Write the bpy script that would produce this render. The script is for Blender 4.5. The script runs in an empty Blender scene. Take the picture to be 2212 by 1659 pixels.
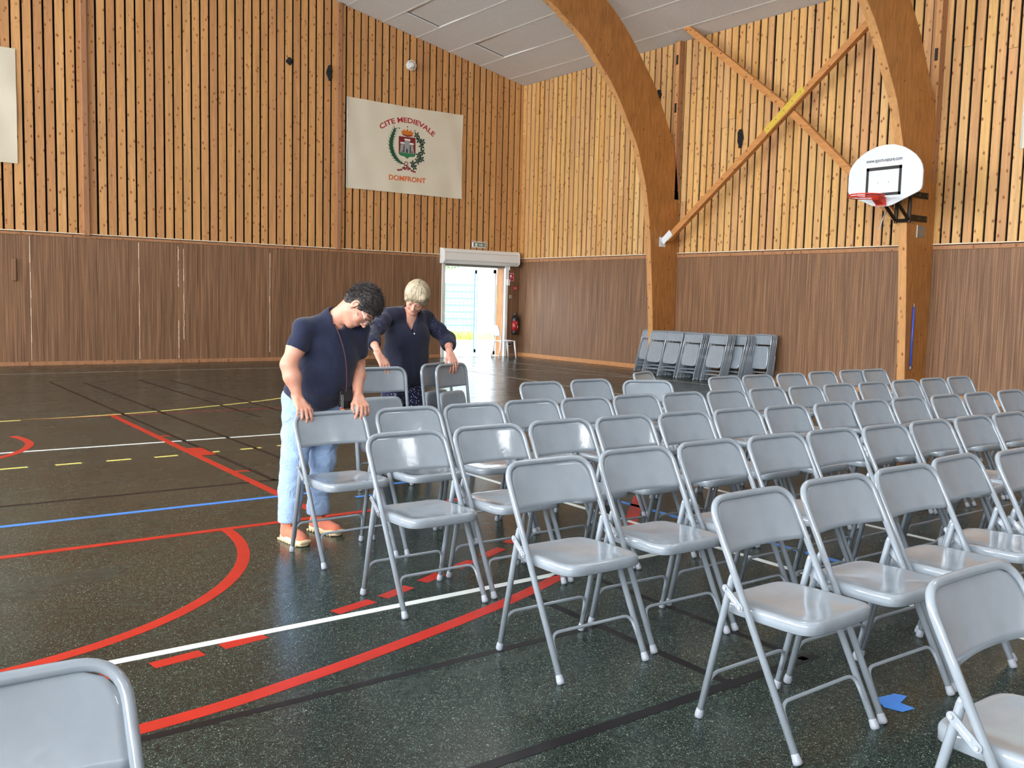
import bpy, math, random
import numpy as np
from mathutils import Vector, Matrix, Euler
random.seed(7); rng = np.random.default_rng(7)
PI = math.pi
sc = bpy.context.scene
COL = sc.collection

# ---------------------------------------------------------------- camera, world, lights, exposure
def cam_axes(yaw, pitch, roll):
    f = np.array([math.sin(yaw)*math.cos(pitch), math.cos(yaw)*math.cos(pitch), -math.sin(pitch)])
    r = np.array([math.cos(yaw), -math.sin(yaw), 0.0]); u = np.cross(r, f)
    return f, r*math.cos(roll)+u*math.sin(roll), -r*math.sin(roll)+u*math.cos(roll)
cd = bpy.data.cameras.new('camera'); cam = bpy.data.objects.new('camera', cd); COL.objects.link(cam)
f_, r_, u_ = cam_axes(math.radians(36.4479), math.radians(5.173), math.radians(1.3847))
M = Matrix(((r_[0], u_[0], -f_[0], -14.9516), (r_[1], u_[1], -f_[1], -20.0079), (r_[2], u_[2], -f_[2], 1.5), (0, 0, 0, 1)))
cam.matrix_world = M
cd.sensor_width = 36.0; cd.lens = 2012.87/2212*36.0; cd.clip_end = 400; cd.clip_start = .05
sc.camera = cam

w = bpy.data.worlds.new('world'); sc.world = w; w.use_nodes = True
nt = w.node_tree; nt.nodes.clear()
wo = nt.nodes.new('ShaderNodeOutputWorld'); bg = nt.nodes.new('ShaderNodeBackground')
bg.inputs[0].default_value = (.80, .90, 1.0, 1); bg.inputs[1].default_value = 3.0
nt.links.new(bg.outputs[0], wo.inputs[0])

WINDOW_L = 9.2         # daylight coming through the frosted glazing of the opposite wall
REAR_L = .45           # and of the rear wall behind the camera
sc.view_settings.view_transform = 'Standard'; sc.view_settings.look = 'None'
sc.view_settings.gamma = 1.0; sc.view_settings.exposure = 1.15
try: sc.view_settings.use_curve_mapping = False
except Exception: pass

# ---------------------------------------------------------------- material helpers
def lin(c):
    return tuple(((v/255)/12.92 if v/255 <= .04045 else ((v/255+.055)/1.055)**2.4) for v in c)+(1.0,)
class NT:
    def __init__(s, name):
        s.m = bpy.data.materials.new(name); s.m.use_nodes = True; s.t = s.m.node_tree
        s.b = s.t.nodes['Principled BSDF']; s.out = s.t.nodes['Material Output']
    def n(s, typ, ins=None, **kw):
        x = s.t.nodes.new('ShaderNode'+typ)
        for k, v in kw.items(): setattr(x, k, v)
        for k, v in (ins or {}).items():
            if hasattr(v, 'is_output') or isinstance(v, bpy.types.NodeSocket): s.t.links.new(v, x.inputs[k])
            else: x.inputs[k].default_value = v
        return x
    def set(s, **kw):
        for k, v in kw.items():
            k = k.replace('_', ' ')
            if isinstance(v, bpy.types.NodeSocket): s.t.links.new(v, s.b.inputs[k])
            else: s.b.inputs[k].default_value = v
    def coord(s, scale=(1, 1, 1), out='Object'):
        tc = s.n('TexCoord'); mp = s.n('Mapping', {'Vector': tc.outputs[out], 'Scale': scale}); return mp.outputs[0]
    def noise(s, vec, scale, detail=3, rough=.5, dist=0):
        return s.n('TexNoise', {'Vector': vec, 'Scale': scale, 'Detail': detail, 'Roughness': rough, 'Distortion': dist})
    def ramp(s, fac, stops, interp='LINEAR'):
        r = s.n('ValToRGB', {'Fac': fac}); cr = r.color_ramp; cr.interpolation = interp
        while len(cr.elements) < len(stops): cr.elements.new(.5)
        for e, (p, c) in zip(cr.elements, stops): e.position = p; e.color = c
        return r.outputs[0]
    def mix(s, fac, a, b, mode='MIX'):
        x = s.n('Mix', data_type='RGBA', blend_type=mode)
        for i, v in ((0, fac), (6, a), (7, b)):
            if isinstance(v, bpy.types.NodeSocket): s.t.links.new(v, x.inputs[i])
            else: x.inputs[i].default_value = v
        return x.outputs[2]
    def math(s, op, a, b=0.0):
        x = s.n('Math', operation=op)
        for i, v in ((0, a), (1, b)):
            if isinstance(v, bpy.types.NodeSocket): s.t.links.new(v, x.inputs[i])
            else: x.inputs[i].default_value = v
        return x.outputs[0]
    def bump(s, h, strength=.3, dist=.01):
        x = s.n('Bump', {'Height': h, 'Strength': strength, 'Distance': dist}); s.t.links.new(x.outputs[0], s.b.inputs['Normal'])
def G(v): return (v, v, v, 1)
def plain(name, rgb, rough=.5, metal=0, spec=.5, coat=0, sheen=0, var=.06, scale=30, bump=0):
    t = NT(name); v = t.coord(); nz = t.noise(v, scale, 3)
    c = lin(rgb); hi = tuple(min(1, x*(1+var)) for x in c[:3])+(1,); lo = tuple(x*(1-var) for x in c[:3])+(1,)
    t.set(Base_Color=t.ramp(nz.outputs[0], [(.3, lo), (.7, hi)]), Roughness=rough, Metallic=metal)
    t.b.inputs['Specular IOR Level'].default_value = spec
    if coat: t.b.inputs['Coat Weight'].default_value = coat; t.b.inputs['Coat Roughness'].default_value = .08
    if bump: t.bump(nz.outputs[0], bump, .004)
    return t.m

def mat_pine(name, axis='Z', dark=1.0, tint=(1, 1, 1), knots=True, tones=None, rough=.55):
    t = NT(name)
    rnd = t.n('ObjectInfo').outputs['Random']
    off = t.n('CombineXYZ', {0: 0.0, 1: 0.0, 2: 0.0})
    tc = t.n('TexCoord').outputs['Object']
    addv = t.n('VectorMath', {0: tc, 1: t.n('CombineXYZ', {0: t.math('MULTIPLY', rnd, 31.0), 1: t.math('MULTIPLY', rnd, 17.0), 2: t.math('MULTIPLY', rnd, 53.0)}).outputs[0]}, operation='ADD').outputs[0]
    sc_ = {'Z': (1, 1, .06), 'X': (.06, 1, 1), 'Y': (1, .06, 1)}[axis]
    v = t.n('Mapping', {'Vector': addv, 'Scale': sc_}).outputs[0]
    g1 = t.noise(v, 38, 4, .6, .6); g2 = t.noise(v, 9, 2, .5, .3)
    ramp = tones or [(0.0, lin((196, 142, 84))), (.35, lin((216, 166, 104))), (.65, lin((203, 148, 92))), (.85, lin((188, 130, 82))), (1.0, lin((226, 180, 118)))]
    base = t.ramp(rnd, ramp)
    grain = t.ramp(g1.outputs[0], [(.3, G(.80)), (.7, G(1.08))])
    c = t.mix(1.0, base, grain, 'MULTIPLY')
    c = t.mix(1.0, c, t.ramp(g2.outputs[0], [(.3, G(.86)), (.7, G(1.06))]), 'MULTIPLY')
    if knots:
        ks = {'Z': (1, 1, .62), 'X': (.62, 1, 1), 'Y': (1, .62, 1)}[axis]
        kv = t.n('Mapping', {'Vector': addv, 'Scale': ks}).outputs[0]
        vo = t.n('TexVoronoi', {'Vector': kv, 'Scale': 11.0, 'Randomness': 1.0})
        kn = t.ramp(vo.outputs['Distance'], [(.10, G(1)), (.23, G(0))])
        pick = t.math('GREATER_THAN', t.n('SeparateColor', {0: vo.outputs['Color']}).outputs[0], .22)
        k = t.math('MULTIPLY', kn, pick)
        c = t.mix(t.math('MULTIPLY', k, .9), c, lin((74, 40, 20)))
        halo = t.ramp(vo.outputs['Distance'], [(.12, G(.35)), (.34, G(0))])
        c = t.mix(t.math('MULTIPLY', halo, pick), c, lin((165, 96, 48)))
    c = t.mix(1.0, c, tuple(dark*x for x in tint)+(1,), 'MULTIPLY')
    t.set(Base_Color=c, Roughness=rough); t.b.inputs['Specular IOR Level'].default_value = .35
    t.bump(g1.outputs[0], .25, .003)
    return t.m

def mat_panel(name='brown_panel'):
    t = NT(name); rnd = t.n('ObjectInfo').outputs['Random']
    tc = t.n('TexCoord').outputs['Object']
    v = t.n('Mapping', {'Vector': tc, 'Scale': (1, 1, .012)}).outputs[0]
    a = t.noise(v, 75, 2, .5); b = t.noise(v, 9, 3, .6)
    v2 = t.n('Mapping', {'Vector': tc, 'Scale': (1, 1, .3)}).outputs[0]; sp = t.noise(v2, 160, 2, .6)
    c = t.ramp(a.outputs[0], [(.32, lin((94, 68, 47))), (.5, lin((124, 90, 63))), (.68, lin((150, 113, 82)))])
    c = t.mix(1.0, c, t.ramp(b.outputs[0], [(.3, (.82, .82, .84, 1)), (.7, (1.12, 1.08, 1.04, 1))]), 'MULTIPLY')
    c = t.mix(1.0, c, t.ramp(sp.outputs[0], [(.35, G(.86)), (.65, G(1.1))]), 'MULTIPLY')
    c = t.mix(1.0, c, t.ramp(rnd, [(0, G(.94)), (1, G(1.05))]), 'MULTIPLY')
    t.set(Base_Color=c, Roughness=.62); t.bump(a.outputs[0], .3, .003)
    return t.m

def mat_glulam(name, rgb, rgb2):
    t = NT(name); tc = t.n('TexCoord').outputs['Object']
    v = t.n('Mapping', {'Vector': tc, 'Scale': (1, 1, .12)}).outputs[0]
    a = t.noise(v, 26, 4, .6, .5); n2 = t.noise(tc, 2.2, 3)
    c = t.ramp(a.outputs[0], [(.3, lin(rgb2)), (.7, lin(rgb))])
    c = t.mix(1.0, c, t.ramp(n2.outputs[0], [(.3, G(.88)), (.7, G(1.08))]), 'MULTIPLY')
    vo = t.n('TexVoronoi', {'Vector': tc, 'Scale': 4.5, 'Randomness': 1.0})
    k = t.ramp(vo.outputs['Distance'], [(.05, G(.7)), (.11, G(0))])
    c = t.mix(k, c, lin((70, 38, 18)))
    t.set(Base_Color=c, Roughness=.5); t.b.inputs['Specular IOR Level'].default_value = .4
    return t.m

def mat_floor():
    t = NT('speckled_floor'); tc = t.n('TexCoord').outputs['Object']
    wob = t.noise(tc, 60, 2)
    v = t.mix(.05, tc, wob.outputs['Color'], 'ADD')
    vo = t.n('TexVoronoi', {'Vector': v, 'Scale': 215.0, 'Randomness': 1.0})
    cr = t.n('SeparateColor', {0: vo.outputs['Color']})
    vo2 = t.n('TexVoronoi', {'Vector': v, 'Scale': 90.0, 'Randomness': 1.0}); cr2 = t.n('SeparateColor', {0: vo2.outputs['Color']})
    base = t.ramp(cr2.outputs[1], [(0, lin((18, 23, 23))), (.5, lin((27, 35, 33))), (1, lin((39, 53, 50)))])
    sp = t.ramp(cr.outputs[0], [(.60, G(0)), (.64, G(1))])
    scol = t.ramp(cr.outputs[2], [(0, lin((78, 92, 82))), (.55, lin((84, 104, 95))), (1, lin((176, 188, 166)))])
    core = t.ramp(vo.outputs['Distance'], [(.28, G(1)), (.5, G(0))])
    c = t.mix(t.math('MULTIPLY', sp, core), base, scol)
    big = t.noise(tc, .7, 4, .6, .8)
    c = t.mix(1.0, c, t.ramp(big.outputs[0], [(.35, (.86, .84, .80, 1)), (.65, (1.12, 1.16, 1.14, 1))]), 'MULTIPLY')
    st = t.noise(t.n('Mapping', {'Vector': tc, 'Scale': (.5, 1.4, 1)}).outputs[0], 3.0, 5, .65, 1.2)
    t.set(Base_Color=c, Roughness=t.ramp(st.outputs[0], [(.3, G(.20)), (.7, G(.30))]))
    t.b.inputs['Specular IOR Level'].default_value = .34
    t.bump(t.noise(tc, 14, 3).outputs[0], .04, .02)
    return t.m

def mat_paint(name, rgb):
    t = NT(name); tc = t.n('TexCoord').outputs['Object']
    n = t.noise(tc, 9, 3, .6); n2 = t.noise(tc, 260, 2)
    c = lin(rgb)
    t.set(Base_Color=t.ramp(n.outputs[0], [(.3, tuple(x*.93 for x in c[:3])+(1,)), (.7, tuple(x*1.05 for x in c[:3])+(1,))]), Roughness=t.ramp(n.outputs[0], [(.3, G(.08)), (.7, G(.14))]))
    t.b.inputs['Specular IOR Level'].default_value = .75
    t.bump(n.outputs[0], .12, .008)
    return t.m

def mat_emit(name, rgb, strength, grid=False):
    t = NT(name); t.set(Base_Color=G(.8), Roughness=.5)
    t.b.inputs['Emission Color'].default_value = rgb+(1,); t.b.inputs['Emission Strength'].default_value = strength
    return t.m

def mat_cloth(name, rgb, bump=.5, scale=9, fine=220, pattern=None):
    t = NT(name); tc = t.n('TexCoord').outputs['Object']
    n = t.noise(tc, scale, 3, .55, .8); f = t.noise(tc, fine, 2)
    c = lin(rgb)
    col = t.ramp(n.outputs[0], [(.25, tuple(x*.85 for x in c[:3])+(1,)), (.75, tuple(x*1.12 for x in c[:3])+(1,))])
    col = t.mix(1.0, col, t.ramp(f.outputs[0], [(.3, G(.88)), (.7, G(1.1))]), 'MULTIPLY')
    if pattern == 'dots':
        vo = t.n('TexVoronoi', {'Vector': tc, 'Scale': 55.0, 'Randomness': .8})
        d = t.ramp(vo.outputs['Distance'], [(.2, G(1)), (.28, G(0))]); col = t.mix(d, col, lin((190, 190, 205)))
    if pattern == 'lace':
        vo = t.n('TexVoronoi', {'Vector': t.mix(.08, tc, t.noise(tc, 14, 2).outputs['Color'], 'ADD'), 'Scale': 34.0, 'Randomness': 1.0}, feature='DISTANCE_TO_EDGE')
        d = t.ramp(vo.outputs['Distance'], [(.0, G(1)), (.06, G(.0))]); g = t.noise(tc, 12, 2)
        d = t.math('MULTIPLY', d, t.ramp(g.outputs[0], [(.45, G(0)), (.6, G(.7))]))
        col = t.mix(d, col, lin((96, 98, 120)))
    t.set(Base_Color=col, Roughness=.85); t.b.inputs['Specular IOR Level'].default_value = .2
    t.b.inputs['Sheen Weight'].default_value = .15
    mixh = t.math('ADD', n.outputs[0], t.math('MULTIPLY', f.outputs[0], .08)); t.bump(mixh, bump, .03)
    return t.m

def mat_skin(name, rgb):
    t = NT(name); tc = t.n('TexCoord').outputs['Object']; n = t.noise(tc, 18, 3, .6); f = t.noise(tc, 300, 2)
    c = lin(rgb); red = (c[0]*.98, c[1]*.80, c[2]*.76, 1)
    t.set(Base_Color=t.ramp(n.outputs[0], [(.35, c), (.75, red)]), Roughness=.5)
    t.b.inputs['Subsurface Weight'].default_value = .08; t.b.inputs['Subsurface Radius'].default_value = (.02, .008, .004)
    t.b.inputs['Subsurface Scale'].default_value = .3
    t.bump(f.outputs[0], .08, .002)
    return t.m

def mat_hair(name, dark, light, scale=(60, 60, 6)):
    t = NT(name); tc = t.n('TexCoord').outputs['Object']; v = t.n('Mapping', {'Vector': tc, 'Scale': scale}).outputs[0]
    n = t.noise(v, 2.2, 4, .65, .6)
    t.set(Base_Color=t.ramp(n.outputs[0], [(.3, lin(dark)), (.7, lin(light))]), Roughness=.5); t.bump(n.outputs[0], .8, .01)
    return t.m

MAT = {
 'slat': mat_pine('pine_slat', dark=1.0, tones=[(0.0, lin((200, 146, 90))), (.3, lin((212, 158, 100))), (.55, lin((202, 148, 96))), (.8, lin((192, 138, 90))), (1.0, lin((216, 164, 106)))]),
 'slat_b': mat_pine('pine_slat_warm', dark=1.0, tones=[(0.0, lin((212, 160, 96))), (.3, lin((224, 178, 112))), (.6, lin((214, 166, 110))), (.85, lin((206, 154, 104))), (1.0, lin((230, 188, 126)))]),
 'post': mat_pine('pine_post', dark=.78, tones=[(0.0, lin((186, 134, 96))), (1.0, lin((196, 140, 98)))]),
 'brace': mat_pine('pine_brace', axis='Y', dark=.98, tones=[(0.0, lin((196, 134, 76))), (1.0, lin((202, 140, 80)))]),
 'panel': mat_panel(), 'trim': mat_pine('pine_trim', axis='X', dark=1.0, knots=False),
 'glulam': mat_glulam('glulam_side', (182, 124, 66), (146, 94, 46)),
 'lamella': mat_pine('glulam_edge_lit', dark=.9, tones=[(0, lin((214, 158, 100))), (1, lin((206, 150, 94)))]),
 'floor': mat_floor(), 'black': plain('black_backing', (16, 12, 10), .95), 
 'tile': plain('ceiling_tile', (208, 206, 203), .95, var=.10, scale=45, bump=.6),
 'tbar': plain('white_ceiling_bar', (215, 214, 210), .6),
 'pale': plain('raw_wood_and_highlight', (232, 212, 184), .7), 'plaster': plain('grey_plaster', (150, 140, 126), .9, var=.08, scale=2),
 'chair': mat_paint('grey_chair_enamel', (138, 147, 156)), 'cap': plain('pale_rubber', (146, 152, 162), .5, var=.03),
 'rivet': plain('rivet_metal', (186, 190, 196), .3, metal=.6),
 'white': plain('white_enamel', (228, 228, 224), .45, var=.02), 'plastic': plain('white_plastic', (226, 228, 232), .35, var=.02),
 'board': plain('white_board', (208, 213, 219), .35, var=.01), 'ink': plain('black_ink', (22, 20, 24), .5),
 'greyink': plain('grey_ink', (50, 54, 62), .5),
 'rim': plain('red_enamel', (206, 56, 34), .4, var=.05), 'darkmetal': plain('dark_steel', (44, 36, 26), .5, metal=.5),
 'steel': plain('grey_steel', (148, 150, 146), .45, metal=.7), 'platew': plain('white_steel_plate', (214, 218, 220), .5),
 'gold': plain('yellow_steel_plate', (206, 176, 66), .45, metal=.25, var=.12, scale=40),
 'banner': plain('cream_banner_cloth', (214, 205, 184), .9, var=.02, scale=2),
 'b_red': plain('print_red', (168, 34, 38), .8), 'b_orange': plain('print_orange', (214, 104, 44), .8),
 'b_gold': plain('print_gold', (200, 112, 36), .8), 'b_green': plain('print_green', (22, 78, 52), .8),
 'b_dgreen': plain('print_dark_green', (24, 56, 42), .8), 'b_grey': plain('print_grey', (150, 150, 150), .8, var=.25, scale=60),
 'b_maroon': plain('print_maroon', (122, 26, 30), .8), 'b_lgreen': plain('print_light_green', (44, 120, 74), .8),
 'ext_red': plain('extinguisher_red', (150, 20, 26), .3, coat=.4), 'ext_black_and_shade': plain('extinguisher_black_and_shade', (26, 24, 26), .35),
 'sign_red': plain('sign_red', (190, 34, 48), .5), 'sign_blue': plain('sign_blue', (42, 62, 150), .5),
 'green_sign': plain('green_exit_glass', (24, 104, 72), .4),
 'blue': plain('blue_enamel', (62, 88, 190), .4), 'beige': plain('beige_plastic', (176, 160, 130), .5),
 'l_white': plain('line_white', (226, 232, 230), .38, var=.05, scale=8), 'l_red': plain('line_red', (176, 36, 22), .4, var=.08, scale=10),
 'l_blue': plain('line_blue', (66, 130, 214), .4, var=.05), 'l_black': plain('line_black', (20, 18, 22), .4, spec=.3),
 'l_yellow': plain('line_yellow', (226, 212, 116), .42, var=.05), 'l_faint': plain('line_faded_white', (150, 146, 132), .5),
 'skin1': mat_skin('skin_fair_rosy', (202, 150, 128)), 'skin2': mat_skin('skin_fair', (200, 150, 130)),
 'hair1': mat_hair('short_dark_hair', (24, 19, 19), (62, 54, 54)), 'hair2': mat_hair('blond_grey_hair', (124, 106, 80), (206, 192, 162)),
 'hair2l': plain('light_blond_hair', (192, 178, 152), .45, var=.1), 'hair2d': plain('dark_blond_hair', (126, 106, 78), .5, var=.1),
 'tee': mat_cloth('navy_tshirt', (33, 38, 60), bump=.55, scale=7), 'jeans': mat_cloth('pale_blue_jeans', (152, 178, 214), bump=.9, scale=11),
 'blouse': mat_cloth('navy_blouse', (27, 30, 48), bump=.5, scale=8), 'lace': mat_cloth('navy_lace', (32, 34, 54), bump=.5, pattern='lace'),
 'trousers': mat_cloth('navy_dotted_trousers', (26, 28, 56), bump=.5, pattern='dots'),
 'shoe': mat_cloth('salmon_canvas', (206, 118, 92), bump=.4), 'sole': plain('cream_rubber', (214, 192, 154), .6),
 'lip': plain('lip', (178, 96, 92), .45), 'brow': plain('brow', (70, 54, 46), .8), 'brow2': plain('brow_fair', (150, 120, 96), .8),
 'lens': None, 'leather': plain('black_leather', (24, 22, 26), .4, bump=.3), 'cord': plain('maroon_cord', (64, 34, 44), .6),
 'pearl': plain('white_button', (232, 232, 236), .25), 'gem': plain('charm_pink', (176, 84, 130), .3),
 'leaf': plain('leaf_green', (96, 138, 44), .7, var=.4, scale=6), 'bark': plain('bark', (110, 90, 70), .9),
 'concrete': plain('pale_concrete', (210, 206, 196), .9, var=.08, scale=3), 'grass': plain('dry_grass', (180, 186, 96), .9, var=.3, scale=8),
 'fence': plain('green_fence_wire', (96, 140, 128), .6), 'bluetrim': plain('blue_trim', (70, 150, 200), .5),
 'felt': plain('black_felt', (22, 24, 26), .95, bump=.6), 'glazing': mat_emit('frosted_glazing', (.93, .97, 1.0), WINDOW_L),
 'skylight': mat_emit('skylight_dome', (.95, .98, 1.0), 7.0),
 'glazing_r': mat_emit('frosted_glazing_rear', (.93, .97, 1.0), REAR_L),
}
t = NT('clear_glass'); t.set(Base_Color=(.95, .98, 1, 1), Roughness=.02); t.b.inputs['Transmission Weight'].default_value = 1.0; MAT['lens'] = t.m

t = NT('eyeglass'); t.set(Base_Color=(.5, .55, .6, 1), Roughness=.05, Alpha=.3); MAT['eyeglass'] = t.m
# ---------------------------------------------------------------- mesh helpers
def mesh_obj(name, verts, faces, mat, parent=None, smooth=False, label=None):
    me = bpy.data.meshes.new(name); me.from_pydata([tuple(v) for v in verts], [], faces); me.update()
    me.materials.append(mat)
    if smooth: me.polygons.foreach_set('use_smooth', [True]*len(me.polygons))
    o = bpy.data.objects.new(name, me); COL.objects.link(o)
    if parent: o.parent = parent
    if label: o['label'] = label
    return o
class MB:
    def __init__(s): s.v = []; s.f = []
    def add(s, verts, faces):
        n = len(s.v); s.v += [tuple(map(float, v)) for v in verts]; s.f += [tuple(i+n for i in f) for f in faces]; return s
    def box(s, lo, hi):
        x0, y0, z0 = lo; x1, y1, z1 = hi
        return s.add([(x0, y0, z0), (x1, y0, z0), (x1, y1, z0), (x0, y1, z0), (x0, y0, z1), (x1, y0, z1), (x1, y1, z1), (x0, y1, z1)],
                     [(0, 3, 2, 1), (4, 5, 6, 7), (0, 1, 5, 4), (1, 2, 6, 5), (2, 3, 7, 6), (3, 0, 4, 7)])
    def bbox(s, lo, hi, b=.004):
        # chamfered box: 24 vertices
        lo = np.array(lo, float); hi = np.array(hi, float); c = (lo+hi)/2; h = (hi-lo)/2; b = min(b, *(h*.45))
        vs = []; idx = {}
        for sx in (-1, 1):
            for sy in (-1, 1):
                for sz in (-1, 1):
                    for ax in range(3):
                        p = np.array([sx, sy, sz])*h; p[[k for k in range(3) if k != ax]] -= np.array([sx, sy, sz])[[k for k in range(3) if k != ax]]*b
                        idx[(sx, sy, sz, ax)] = len(vs); vs.append(c+p)
        fs = []
        for ax in range(3):
            o = [k for k in range(3) if k != ax]
            for sg in (-1, 1):
                q = []
                for a_, b_ in ((-1, -1), (1, -1), (1, 1), (-1, 1)):
                    t_ = [0, 0, 0]; t_[ax] = sg; t_[o[0]] = a_; t_[o[1]] = b_; q.append(idx[(t_[0], t_[1], t_[2], ax)])
                flip = (sg < 0) ^ (ax == 1); fs.append(tuple(q[::-1]) if flip else tuple(q))
        for ax in range(3):
            o = [k for k in range(3) if k != ax]
            for a_ in (-1, 1):
                for b_ in (-1, 1):
                    q = []
                    for e in (-1, 1):
                        t_ = [0, 0, 0]; t_[ax] = e; t_[o[0]] = a_; t_[o[1]] = b_
                        q.append((idx[(t_[0], t_[1], t_[2], o[0])], idx[(t_[0], t_[1], t_[2], o[1])]))
                    quad = (q[0][0], q[0][1], q[1][1], q[1][0])
                    if (a_*b_ > 0) ^ (ax == 1): quad = quad[::-1]
                    fs.append(quad[::-1])
        for sx in (-1, 1):
            for sy in (-1, 1):
                for sz in (-1, 1):
                    tri = tuple(idx[(sx, sy, sz, k)] for k in range(3)); fs.append(tri if sx*sy*sz > 0 else tri[::-1])
        return s.add(vs, fs)
    def prism(s, poly, axis, a, b):
        """poly: 2-D points in the two other axes, extruded along axis from a to b"""
        n = len(poly); vs = []
        for t_ in (a, b):
            for p in poly:
                q = list(p); q.insert(axis, t_); vs.append(q)
        fs = [tuple(range(n))[::-1], tuple(range(n, 2*n))]+[(i, (i+1) % n, n+(i+1) % n, n+i) for i in range(n)]
        return s.add(vs, fs)
    def tube(s, pts, r, n=10, closed=False, caps=True, flat=1.0):
        P = [np.array(p, float) for p in pts]; m = len(P); T = []
        for i in range(m):
            a = P[(i-1) % m] if (closed or i > 0) else P[i]; b = P[(i+1) % m] if (closed or i < m-1) else P[i]
            d = b-a; T.append(d/np.linalg.norm(d))
        up = np.array([0, 0, 1.0]) if abs(T[0][2]) < .9 else np.array([0, 1.0, 0])
        nrm = np.cross(T[0], up); nrm /= np.linalg.norm(nrm); vs = []
        R = r if hasattr(r, '__len__') else [r]*m
        for i in range(m):
            nrm = nrm-T[i]*(nrm@T[i]); nrm /= np.linalg.norm(nrm); bn = np.cross(T[i], nrm)
            for k in range(n):
                a = 2*PI*k/n; vs.append(P[i]+R[i]*(math.cos(a)*nrm+flat*math.sin(a)*bn))
        fs = []
        for i in range(m if closed else m-1):
            j = (i+1) % m
            for k in range(n): fs.append((i*n+k, i*n+(k+1) % n, j*n+(k+1) % n, j*n+k))
        if caps and not closed: fs += [tuple(range(n))[::-1], tuple(range((m-1)*n, m*n))]
        return s.add(vs, fs)
    def lathe(s, prof, c=(0, 0, 0), n=16, axis=2):
        vs = []; 
        for r, h in prof:
            for k in range(n):
                a = 2*PI*k/n; q = [r*math.cos(a), r*math.sin(a)]; q.insert(axis, h); vs.append(np.array(q)+np.array(c))
        fs = [(i*n+k, i*n+(k+1) % n, (i+1)*n+(k+1) % n, (i+1)*n+k) for i in range(len(prof)-1) for k in range(n)]
        fs += [tuple(range(n))[::-1], tuple(range((len(prof)-1)*n, len(prof)*n))]
        return s.add(vs, fs)
    def xf(s, mat):
        s.v = [tuple(mat @ Vector(v)) for v in s.v]; return s
    def build(s, name, mat, parent=None, smooth=False, label=None): return mesh_obj(name, s.v, s.f, mat, parent, smooth, label)
def fillet(pts, rad, n=6):
    P = [np.array(p, float) for p in pts]; out = [P[0]]
    for i in range(1, len(P)-1):
        a = P[i-1]-P[i]; b = P[i+1]-P[i]; la = np.linalg.norm(a); lb = np.linalg.norm(b); r = min(rad, la*.49, lb*.49)
        A = P[i]+a/la*r; B = P[i]+b/lb*r
        for k in range(n+1):
            t_ = k/n; out.append((1-t_)**2*A+2*t_*(1-t_)*P[i]+t_*t_*B)
    return out+[P[-1]]
def smooth_path(pts, n=8):
    P = [np.array(p, float) for p in pts]; P = [2*P[0]-P[1]]+P+[2*P[-1]-P[-2]]; out = []
    for i in range(1, len(P)-2):
        for k in range(n):
            t_ = k/n; out.append(.5*((2*P[i])+(-P[i-1]+P[i+1])*t_+(2*P[i-1]-5*P[i]+4*P[i+1]-P[i+2])*t_**2+(-P[i-1]+3*P[i]-3*P[i+1]+P[i+2])*t_**3))
    return out+[P[-2]]
def thing(name, label, cat, loc=(0, 0, 0), rot=(0, 0, 0), group=None):
    o = bpy.data.objects.new(name, None); COL.objects.link(o); o.location = loc; o.rotation_euler = rot; o.empty_display_size = .1
    o['label'] = label; o['category'] = cat
    if group: o['group'] = group
    return o
def tag(o, label, cat, group=None):
    o['label'] = label; o['category'] = cat
    if group: o['group'] = group
    return o
def struct(o): o['kind'] = 'structure'; return o
def kids(o): return [c for c in KIDS.get(o.name, [])]
def copy_tree(root, loc, rot, label=None, group=None):
    r = root.copy(); COL.objects.link(r); r.location = loc; r.rotation_euler = rot
    if label: r['label'] = label
    if group: r['group'] = group
    for ch in root['_kids_'] if False else TREE[root.name]:
        c = ch.copy(); COL.objects.link(c); c.parent = r
        for g in TREE.get(ch.name, []):
            d = g.copy(); COL.objects.link(d); d.parent = c
    return r
TREE = {}
def register(root):
    TREE[root.name] = [o for o in COL.objects if o.parent == root]
    for c in TREE[root.name]: TREE[c.name] = [o for o in COL.objects if o.parent == c]

# ================================================================ THE HALL
# x=0 is the right-hand wall (eaves), y=0 the gable wall on the left with the door; the room runs to -x and -y
LEDGE = 2.582; EAVE = 7.062; SL = .1975; XW = -24.0; YW = -31.0; XR = -12.0
def roof_z(x): return EAVE-SL*x if x > XR else EAVE-SL*XR-(-SL)*(x-XR)
def roof_z(x): return EAVE+SL*min(-x, x-XW)

flr = struct(MB().box((XW, YW, -.1), (0, 0, 0)).build('floor', MAT['floor']))

# --- gable wall with the door opening (wall_left) and the eaves wall (wall_right)
DX0, DX1, DZ = -2.36, -.50, 2.34
wa = MB()
for x0, x1, z0 in ((XW, DX0, 0), (DX1, .3, 0), (DX0, DX1, DZ)):
    xs = sorted({x0, x1} | ({XR} if x0 < XR < x1 else set()))
    for a, b in zip(xs[:-1], xs[1:]):
        wa.add([(a, .04, z0), (b, .04, z0), (b, .04, roof_z(b)+.2), (a, .04, roof_z(a)+.2), (a, .32, z0), (b, .32, z0), (b, .32, roof_z(b)+.2), (a, .32, roof_z(a)+.2)],
               [(0, 1, 2, 3), (5, 4, 7, 6), (4, 0, 3, 7), (1, 5, 6, 2), (3, 2, 6, 7), (4, 5, 1, 0)])
wall_left = struct(wa.build('wall_left', MAT['black']))
wall_right = struct(MB().box((.04, YW, 0), (.3, .04, EAVE+.2)).build('wall_right', MAT['black']))
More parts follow.
